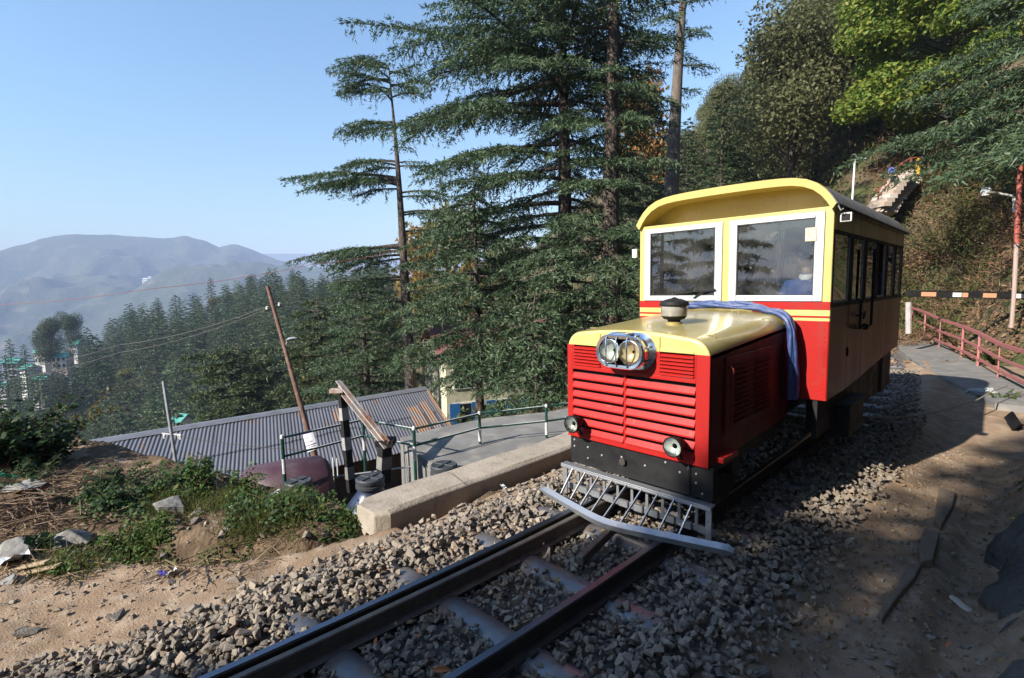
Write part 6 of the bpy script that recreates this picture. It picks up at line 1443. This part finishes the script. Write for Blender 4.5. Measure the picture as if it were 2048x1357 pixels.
head(wk, Vector(wp_(-.19, .64)), AZR-math.pi/2-math.pi/2+math.pi, .4, r=.066)

# ------------------------------------------------------------------ near right: broken kerb slabs, rock, hose, litter
KERBM = mat('dusty_broken_concrete', (.25, .20, .15), (.19, .15, .11), scale=6, detail=10, rough=.95, bump=.8, bscale=22, bdist=.02, spec=.15)
kerb = thing('broken_kerb', 'broken run of concrete kerb slabs lying tilted in the dirt at right', 'kerb')
def chunk(px, z, th, name='kerb_piece'):
    V, F = slab([np.array(onz(u, v, z)) for u, v in px], (0, 0, -th)); return MB().add(V, F).build(name, KERBM, kerb, bevel=.012)
chunk([(1878, 972), (1912, 985), (1905, 1012), (1882, 1052), (1868, 1040), (1874, 1000)], -.27, .10)
chunk([(1848, 1056), (1880, 1062), (1866, 1118), (1842, 1122), (1836, 1092)], -.25, .16)
chunk([(1818, 1128), (1846, 1120), (1832, 1150), (1790, 1200), (1764, 1238), (1756, 1225), (1776, 1190), (1796, 1160)], -.27, .16)
rk = np.random.default_rng(610)
ROCK = mat('grey_rock_face', (.07, .066, .06), (.12, .112, .10), scale=2.5, detail=12, rough=.9, c3=(.06, .058, .055), scale3=5, lo3=.5, hi3=.7, bump=1, bscale=9, bdist=.06, spec=.2)
yy_ = np.linspace(-1.6, 3.4, 70); tt_ = np.linspace(0, 1, 26); RXY = []
for q in tt_:
    for y in yy_:
        x0 = 2.17+.05*math.sin(y*1.7+1)+.25*max(0, y-2.0); x = x0+1.1*q**1.3+.14*float(fbm(y*3.2, q*4, 611, 5)); z = -.50+1.15*q**.8+.20*float(fbm(y*3.4+5, q*5, 613, 5))+.10*float(abs(fbm(y*7+5, q*9, 617, 3))); RXY.append((x, y, z))
n1 = len(yy_); rf_ = [[i*n1+j, i*n1+j+1, (i+1)*n1+j+1, (i+1)*n1+j] for i in range(len(tt_)-1) for j in range(n1-1)]
ro = link('rock_face', npmesh('rock_face', np.array(RXY), np.array(rf_), ROCK, smooth=True, sharp=50)); tag(ro, kind='structure')
tag(MB().tube([at(1725, 833, 6.3), at(1780, 836, 6.6), at(1840, 831, 6.9), at(1900, 818, 7.2), at(1955, 800, 7.5), at(1985, 783, 7.7), at(2015, 772, 8.1)], .009, 6).build('slack_rope', mat('pale_rope', (.22, .19, .15), rough=.8), None, smooth=True), 'slack pale rope strung from the battery box across the shaded gravel', 'rope')
bx = thing('black_crate', 'broken black plastic crate on its side at the right edge', 'crate', onz(2040, 858, -.25)); bx.rotation_euler = (.5, .4, .6)
for k in range(4): MB().box(-.16, .16, -.12+k*.07, -.08+k*.07, .0, .02).build('slat', BLK, bx, bevel=.003)
MB().box(-.17, -.14, -.13, .14, .0, .14).box(.14, .17, -.13, .14, .0, .14).build('side', BLK, bx, bevel=.004)
pp = thing('pipe_bundle', 'small tangle of pale pipes by the paved path in the shade at right', 'pipes', onz(1968, 800, -.2))
for k in range(4): MB().tube([(-.28+.05*k, .05*k, .06), (-.2, .05*k, .14), (.1, .03*k, .13+.02*k), (.3-.05*k, .05*k, .08)], .022, 7).build('pipe', STEEL, pp, smooth=True)
sf_ = thing('flip_flop', 'single pale sandal sole lying in the dirt at lower right', 'sandal', onz(1921, 1211, -.31)); MB().loft([[(x, w*math.cos(a), .012+.008*math.sin(a)) for a in [2*math.pi*q/10 for q in range(10)]] for x, w in ((-.085, .012), (-.06, .028), (0, .026), (.05, .032), (.085, .015))]).build('sole', mat('sandal', (.45, .40, .33), rough=.8), sf_, smooth=True); sf_.rotation_euler = (0, 0, -.9)
# ================================================================== weeds, grass, debris on the left bank; scrub on the right bank
GRS = leafmat('grass_blade', [(.10, .12, .03), (.15, .15, .045), (.07, .11, .025), (.22, .18, .08)], trans=.3)
WEED = leafmat('weed_leaf', [(.035, .075, .018), (.055, .11, .024), (.08, .14, .03), (.10, .12, .03)], trans=.35, rough=.55, spec=.2)
DKW = leafmat('dark_weed_leaf', [(.020, .048, .018), (.035, .068, .022), (.05, .085, .03)], trans=.3, rough=.55, spec=.2)
STRW = leafmat('dry_straw', [(.22, .15, .085), (.15, .10, .06), (.30, .22, .13), (.11, .075, .05)], trans=.1, rough=.8)
TWIG = mat('twig', (.16, .10, .06), (.10, .065, .045), scale=20, rough=.9)
rg_ = np.random.default_rng(700)
def scatter_px(n, u0, u1, v0, v1, zg=-.15):
    """random ground points inside a photo window on the left bank"""
    out = []
    for _ in range(n):
        u, v = u0+(u1-u0)*rg_.random(), v0+(v1-v0)*rg_.random(); p = onz(u, v, zg); p[2] = float(G(p[0], p[1])); out.append(p)
    return np.array(out)
# low green ground cover patches
def cover(name, m, pts, per, rad, size, hgt, asp=.7):
    P = np.repeat(pts, per, 0); a = rg_.random(len(P))*6.28; q = rad*np.sqrt(rg_.random(len(P))); P = P+np.stack([np.cos(a)*q, np.sin(a)*q, 0*a], 1)
    P[:, 2] = G(P[:, 0], P[:, 1]) + hgt*rg_.random(len(P)); N = rg_.normal(size=P.shape)*.5+np.array((.05, -.35, .9)); V, F = leaf_quads(P, N, size*(.6+.8*rg_.random(len(P))), rg_, asp)
    return tag(link(name, npmesh(name, V, F, m)), kind='stuff')
A = np.concatenate([scatter_px(38, 270, 470, 1075, 1110), scatter_px(26, 180, 290, 1050, 1105), scatter_px(22, 230, 330, 1030, 1070), scatter_px(16, 380, 480, 1055, 1090), scatter_px(6, 120, 200, 1100, 1130), scatter_px(3, 735, 748, 1036, 1050, -.2), scatter_px(4, 690, 715, 1040, 1052, -.2)])
cover('ground_cover', WEED, A, 40, .10, .034, .07)
A = np.concatenate([scatter_px(48, 470, 650, 990, 1040), scatter_px(8, 640, 715, 1020, 1045), scatter_px(30, 280, 440, 945, 1000), scatter_px(24, 160, 290, 980, 1030)]); cover('dark_ground_cover', DKW, A[::2], 44, .14, .042, .11); cover('weedy_ground_cover', WEED, A[1::2], 30, .15, .036, .12)
def blades(name, m, pts, per, rad, L, w, lean=.6):
    P = np.repeat(pts, per, 0); a = rg_.random(len(P))*6.28; q = rad*np.sqrt(rg_.random(len(P))); P = P+np.stack([np.cos(a)*q, np.sin(a)*q, 0*a], 1); P[:, 2] = G(P[:, 0], P[:, 1])-.01
    D = np.array((0, 0, 1.0))+rg_.normal(size=P.shape)*lean; V = tri_cards(P, D, L*(.5+rg_.random(len(P))), w, rg_, .3); return tag(link(name, npmesh(name, V, tris(V), m)), kind='stuff')
A = np.concatenate([scatter_px(70, 440, 600, 985, 1050), scatter_px(40, 300, 470, 985, 1020), scatter_px(18, 200, 300, 1040, 1100), scatter_px(14, 90, 190, 1080, 1130), scatter_px(6, 560, 740, 1020, 1040)])
blades('grass', GRS, A, 46, .12, .15, .008)
A = np.concatenate([scatter_px(90, 0, 170, 950, 1060), scatter_px(40, 150, 330, 945, 980), scatter_px(30, 0, 200, 1090, 1130), scatter_px(20, 300, 480, 1100, 1125)])
P = np.repeat(A, 16, 0); P = P+rg_.normal(size=P.shape)*np.array((.12, .12, 0)); P[:, 2] = G(P[:, 0], P[:, 1])+.04*rg_.random(len(P)); D = rg_.normal(size=P.shape)*np.array((1, 1, .25)); V = tri_cards(P, D, .16*(.4+1.2*rg_.random(len(P))), .010, rg_, .1)
tag(link('straw', npmesh('straw', V, tris(V), STRW)), kind='stuff')
def weed(label, p, n_st, h, spread, leaf, m, per=26, name='weed_plant', r=None, asp=.42, lean=(0, 0)):
    r = r or rg_; t = thing(name, label, 'plant', p); st = MB(); PP_, NN_ = [], []
    for k in range(n_st):
        a = r.random()*6.28; L = h*(.55+.6*r.random()); o = np.array((math.cos(a), math.sin(a), 0))*spread*r.random()
        tip = np.array((o[0]*1.6+lean[0]*L, o[1]*1.6+lean[1]*L, L)); mid = np.array((o[0]*.9, o[1]*.9, L*.55)); st.tube([o*.2, mid, tip], [.006, .004, .0015], 4)
        for j in range(per):
            q = .15+.85*j/per; c = (o*.2)*(1-q)**2+2*mid*q*(1-q)+tip*q*q; b = r.random()*6.28; PP_.append(c+np.array((math.cos(b), math.sin(b), -.1))*leaf*.6); NN_.append(np.array((math.cos(b)*.4, math.sin(b)*.4, .8))+r.normal(size=3)*.3)
    st.build('stem', TWIG, t); V, F = leaf_quads(np.array(PP_), np.array(NN_), leaf*(.7+.6*r.random(len(PP_))), r, asp); link('leaves', npmesh('leaves', V, F, m), t); return t
def gp_(u, v, z=-.15):
    p = onz(u, v, z); p[2] = float(G(p[0], p[1]))-.02; return p
weed('leafy weed clump in front of the tin roof beside the grey post', gp_(385, 985), 12, .42, .22, .075, WEED, 26)
weed('upright weed just right of the grey post foot', gp_(418, 975), 6, .46, .12, .065, WEED, 26)
weed('low weed bush between the grey post and the maroon container', gp_(465, 985), 12, .28, .26, .06, WEED, 24, lean=(.2, .1))
weed('weeds hanging over the dark tank by the maroon container', gp_(575, 1005), 10, .17, .30, .055, WEED, 22)
weed('dark leafed weeds on the bank left of the grey rock', gp_(240, 1000), 12, .26, .26, .06, DKW, 22)
weed('broad leafed weed by the flat grey stone at left', gp_(75, 1085), 6, .20, .12, .09, DKW, 12, asp=.7)
weed('small weed above the flat stone at left', gp_(100, 1060), 5, .14, .10, .07, WEED, 10, asp=.7)
for (u, v, d, s, hh_, lab) in [(5, 935, 6.2, .50, .80, 'large dark shrub at the far left edge of the bank'), (80, 935, 6.4, .40, .58, 'dark shrub to the right of the far left one'), (175, 965, 6.4, .30, .22, 'low dark shrub in front of the tin roof end')]:
    p = at(u, v, d); p[2] -= .02; weed(lab, p, 52, hh_, s, .095, DKW, 34, name='shrub', asp=.5)
for (u, v, s, hh_, lab) in [(245, 962, .34, .20, 'low dark weeds in front of the left end of the tin roof'), (170, 990, .30, .16, 'dark creeping weeds left of the flat grey rock'), (310, 972, .26, .22, 'weeds left of the grey post foot'), (60, 958, .42, .26, 'dark weeds along the far left rim of the bank')]:
    weed(lab, gp_(u, v), 16, hh_, s, .06, DKW, 26)
# brush pile of dead sticks at the left edge
bp_ = thing('brush_pile', 'pile of dead brown sticks and straw at the left edge of the bank', 'brush pile', gp_(70, 1010)); sk = MB()
for k in range(150):
    a, b = rg_.random()*6.28, (rg_.random()-.5)*.7; L = .12+.38*rg_.random(); c = np.array((rg_.normal()*.34, rg_.normal()*.24, .02+.16*rg_.random())); d = np.array((math.cos(a), math.sin(a), b*.6))*L/2; sk.tube([c-d, c+np.array((0, 0, .02)), c+d], [.007, .005, .003], 4)
tag(sk.build('stick', TWIG, bp_), kind='stuff')
# long bare arching stems
bs = thing('bramble', 'bare arching bramble stems with yellowing leaves against the forest at left', 'plant', (0, 0, 0)); st = MB(); PP_, NN_ = [], []
for pts in ([(100, 905), (140, 850), (185, 815), (243, 765)], [(120, 905), (150, 855), (185, 825), (250, 822), (300, 845)], [(90, 900), (110, 840), (118, 822), (135, 800)], [(60, 930), (130, 868), (200, 828), (235, 815)]):
    W_ = [at(u, v, 7.0+.1*i) for i, (u, v) in enumerate(pts)]; st.tube(W_, list(np.linspace(.010, .003, len(W_))), 5)
    for j in range(42):
        q = rg_.random()*2.6; i = int(q); c = W_[i]*(1-(q-i))+W_[i+1]*(q-i); PP_.append(c+rg_.normal(size=3)*.05); NN_.append(rg_.normal(size=3)+np.array((0, 0, .6)))
st.build('stem', TWIG, bs, smooth=True); V, F = leaf_quads(np.array(PP_), np.array(NN_), .05+.04*rg_.random(len(PP_)), rg_, .55); link('leaves', npmesh('leaves', V, F, OLIV), bs)
# rocks and rubbish on the bank
GROCK = mat('bank_rock', (.20, .195, .185), (.28, .265, .24), scale=6, detail=9, rough=.9, c3=(.14, .135, .13), scale3=12, bump=.7, bscale=18, bdist=.02)
def rock(u, v, size, label, z=-.12, flat=.5, rot=0.0, m=None, dz=0, n=12, seed=None):
    p = gp_(u, v, z); V, F = stone_shape(seed or int(u*7+v), flat, n); o = link('rock', npmesh('rock', V*np.array((size[0], size[1], size[2]*2.0))/2, F, m or GROCK), None, (p[0], p[1], p[2]+size[2]*.2+dz)); o.rotation_euler = (.14, -.10, rot)
    b = o.modifiers.new('bevel', 'BEVEL'); b.width = .012; b.segments = 2; return tag(o, label, 'rock')
rock(125, 1050, (.62, .34, .22), 'broad flat topped grey stone on the bank at left', rot=.8, flat=.7)
rock(128, 1082, (.46, .30, .20), 'thick grey slab stone below the broad flat one', rot=.8, flat=.7, m=mat('brown_slab', (.22, .17, .145), (.28, .22, .18), scale=9, rough=.9, bump=.5, bscale=25))
rock(335, 1008, (.42, .34, .22), 'big grey angular rock on top of the weedy bank', rot=.4, flat=.9)
rock(25, 1090, (.40, .30, .26), 'pale grey squared stone at the left edge', rot=.3, flat=.9)
rock(455, 1112, (.17, .13, .20), 'upright grey stone at the edge of the dirt path', z=-.2, flat=1.2, rot=.5)
rock(45, 968, (.55, .34, .16), 'flat slab lying in straw at the top left of the bank', rot=.5)
rock(395, 1010, (.20, .16, .12), 'smaller grey rock right of the big angular one', rot=1.2)
rock(15, 1140, (.24, .18, .14), 'rounded stone at the left edge of the path', rot=.2)
rock(215, 1075, (.26, .22, .16), 'pale broken brick lump in the green ground cover', m=mat('pale_brick', (.42, .36, .30), (.36, .24, .18), scale=7, rough=.9), rot=.4)
for k, (u, v, a) in enumerate(((55, 1125, .5), (78, 1130, -.6))): tag(MB().obox(gp_(u, v)+np.array((0, 0, .05)), RGT*math.cos(a)+FH[0]*0+np.array((0, 0, .2)), (.16, .03, .008)).build('wood_offcut', mat('pale_wood', (.42, .32, .20), (.33, .24, .15), scale=12, rough=.8), None, bevel=.003), ('left' if k == 0 else 'right')+' one of two pale crossed wood offcuts on the rubbish at left', 'wood')
def litter(u, v, s, m, label, z=-.12):
    p = gp_(u, v, z); n = 7; V = []
    for i in range(n):
        for j in range(n): V.append((s*(i/(n-1)-.5)*1.3, s*(j/(n-1)-.5), .03+.35*s*float(fbm(i*.55+u, j*.55+v, 31, 2))))
    o = link('litter', npmesh('litter', np.array(V), np.array([[i*n+j, i*n+j+1, (i+1)*n+j+1, (i+1)*n+j] for i in range(n-1) for j in range(n-1)]), m), None, (p[0], p[1], p[2]+.03)); o.rotation_euler = (-.35, .3, u*.1); return tag(o, label, 'litter')
PLW = mat('white_plastic', (.62, .62, .62), (.42, .45, .50), scale=9, rough=.35); PLP = mat('violet_plastic', (.16, .12, .55), rough=.4); PKP = mat('pink_white_wrapper', (.72, .62, .60), (.60, .22, .22), scale=6, rough=.5, lo=.55, hi=.7); PLG = mat('green_plastic', (.02, .22, .12), rough=.4)
litter(30, 1105, .20, PLW, 'crumpled white and blue plastic wrapper at the left edge of the bank'); litter(203, 1080, .15, PKP, 'pink and white wrapper in the green ground cover')
litter(575, 1008, .09, PLP, 'violet plastic scrap in the weeds below the tank'); litter(470, 1000, .10, PLW, 'white paper scrap on the grass of the bank'); litter(12, 950, .20, PLG, 'green plastic bag end at the far left edge')
litter(318, 1132, .05, PLP, 'tiny violet scrap on the dirt path'); litter(345, 1128, .07, PLW, 'small torn white wrapper on the dirt path'); litter(545, 985, .12, PLW, 'white rag in the weeds by the maroon container')
litter(1005, 966, .06, PLW, 'small white scrap on the ballast by the ledge', z=-.15)
def leaf(u, v, s, m, label, z=-.08):
    p = onz(u, v, z); o = MB().add([(-s, 0, 0), (-s*.4, s*.32, .008), (s*.4, s*.28, .012), (s, 0, .004), (s*.4, -s*.28, .010), (-s*.4, -s*.32, .006)], [[0, 1, 2, 3], [0, 3, 4, 5]]).build('fallen_leaf', m, None, loc=p); o.rotation_euler = (.5, .2, u*.3); return tag(o, label, 'leaf')
OR_ = mat('orange_leaf', (.42, .15, .05), rough=.7); YL_ = mat('yellow_leaf', (.62, .45, .06), rough=.7)
leaf(883, 1340, .05, OR_, 'large orange dead leaf on the stones between the rails'); leaf(1117, 1160, .03, YL_, 'bright yellow leaf on the sleeper edge between the rails'); leaf(752, 1285, .035, OR_, 'thin tan leaf beside the check rail'); leaf(837, 1273, .02, OR_, 'small orange leaf among dark stones between the rails')
leaf(765, 1100, .025, OR_, 'red orange chip on the ballast left of the rails'); leaf(836, 1142, .025, OR_, 'orange leaf beside the left rail'); leaf(1900, 1290, .045, OR_, 'orange brown leaf in the ditch at lower right', z=-.3); leaf(2032, 1040, .04, YL_, 'yellow orange leaf by the rock at right', z=-.28)
# ------------------------------------------------------------------ scrub on the dry bank behind the path
DRYB = leafmat('dry_bracken', [(.22, .12, .065), (.16, .085, .05), (.30, .19, .11), (.12, .07, .045), (.20, .15, .075)], trans=.15, rough=.8)
SCR = leafmat('scrub_leaf', [(.045, .065, .018), (.07, .09, .026), (.10, .115, .034), (.13, .095, .04)], trans=.3)
r2 = np.random.default_rng(720)
def bank_pts(n, u0, u1, d0, d1):
    out = []
    for _ in range(n):
        u, d = u0+(u1-u0)*r2.random(), d0+(d1-d0)*r2.random(); out.append(place(u, 500, d))
    return np.array(out)
def bank_cover(name, m, pts, per, rad, hgt, size, quad=True):
    P = np.repeat(pts, per, 0); a = r2.random(len(P))*6.28; q = rad*np.sqrt(r2.random(len(P))); P = P+np.stack([np.cos(a)*q, np.sin(a)*q, 0*a], 1); P[:, 2] = TZ(P[:, 0], P[:, 1])+hgt*r2.random(len(P))**1.3
    if quad: V, F = leaf_quads(P, r2.normal(size=P.shape)*.7+np.array((0, -.3, .6)), size*(.5+r2.random(len(P))), r2, .5)
    else: V = tri_cards(P, r2.normal(size=P.shape)*np.array((.6, .6, .4))+np.array((0, 0, .5)), size*(.6+.9*r2.random(len(P))), size*.06, r2, .5); F = tris(V)
    return tag(link(name, npmesh(name, V, F, m)), kind='stuff')
bank_cover('dry_undergrowth', DRYB, bank_pts(260, 1745, 2120, 15, 27), 60, .55, .6, .5, False)
bank_cover('dead_leaves', DRYB, bank_pts(300, 1740, 2120, 12, 24), 34, .6, .22, .11)
bank_cover('scrub', SCR, bank_pts(300, 1780, 2120, 16.0, 24), 150, .42, .85, .09)
bank_cover('slope_undergrowth', SCR, bank_pts(520, 1230, 1790, 24, 60), 40, 1.3, 1.2, .20)
bank_cover('valley_undergrowth', NEEDM, bank_pts(420, 560, 1260, 17, 46), 30, 1.1, 1.1, .24)
for (u, v, d, n_, h_, s, lf, m_, lab) in [(1905, 560, 18.6, 110, 2.3, 1.7, .11, SCR, 'large dark green bush in the middle of the dry bank'), (1965, 520, 19.2, 80, 1.8, 1.4, .11, SCR, 'green bush right of the large one on the bank'), (1845, 545, 19.5, 36, 1.1, .9, .09, DRYB, 'reddish dry bush by the rear corner of the railcar'),
        (2000, 470, 20.5, 40, 1.2, 1.0, .10, DRYB, 'dry brown bush higher on the bank near the globe light'), (1880, 440, 22, 44, 1.2, 1.2, .10, DRYB, 'dry twiggy bush below the stone steps'), (2035, 640, 11.5, 22, .5, .5, .07, WEED, 'low green weeds at the foot of the bank by the pink railing'),
        (1985, 660, 12.2, 18, .35, .45, .06, WEED, 'green weeds behind the pink railing'), (2010, 790, 9.0, 14, .16, .25, .045, WEED, 'weed tuft at the shaded corner of the paved path')]:
    p = place(u, v, d);
    if d < 12: p = onz(u, v+10, -.1); p[2] = -.15
    weed(lab, p, n_, h_, s, lf, m_, 34, name='bush', r=r2, asp=.55)
cov = np.array([onz(u, v, -.3) for u, v in [(2040, 1010), (2045, 1080), (2046, 1160), (2030, 985), (2044, 1330), (2046, 1250)]]); cov[:, 0] += .05
cover('rock_moss', WEED, cov, 60, .07, .022, .05)
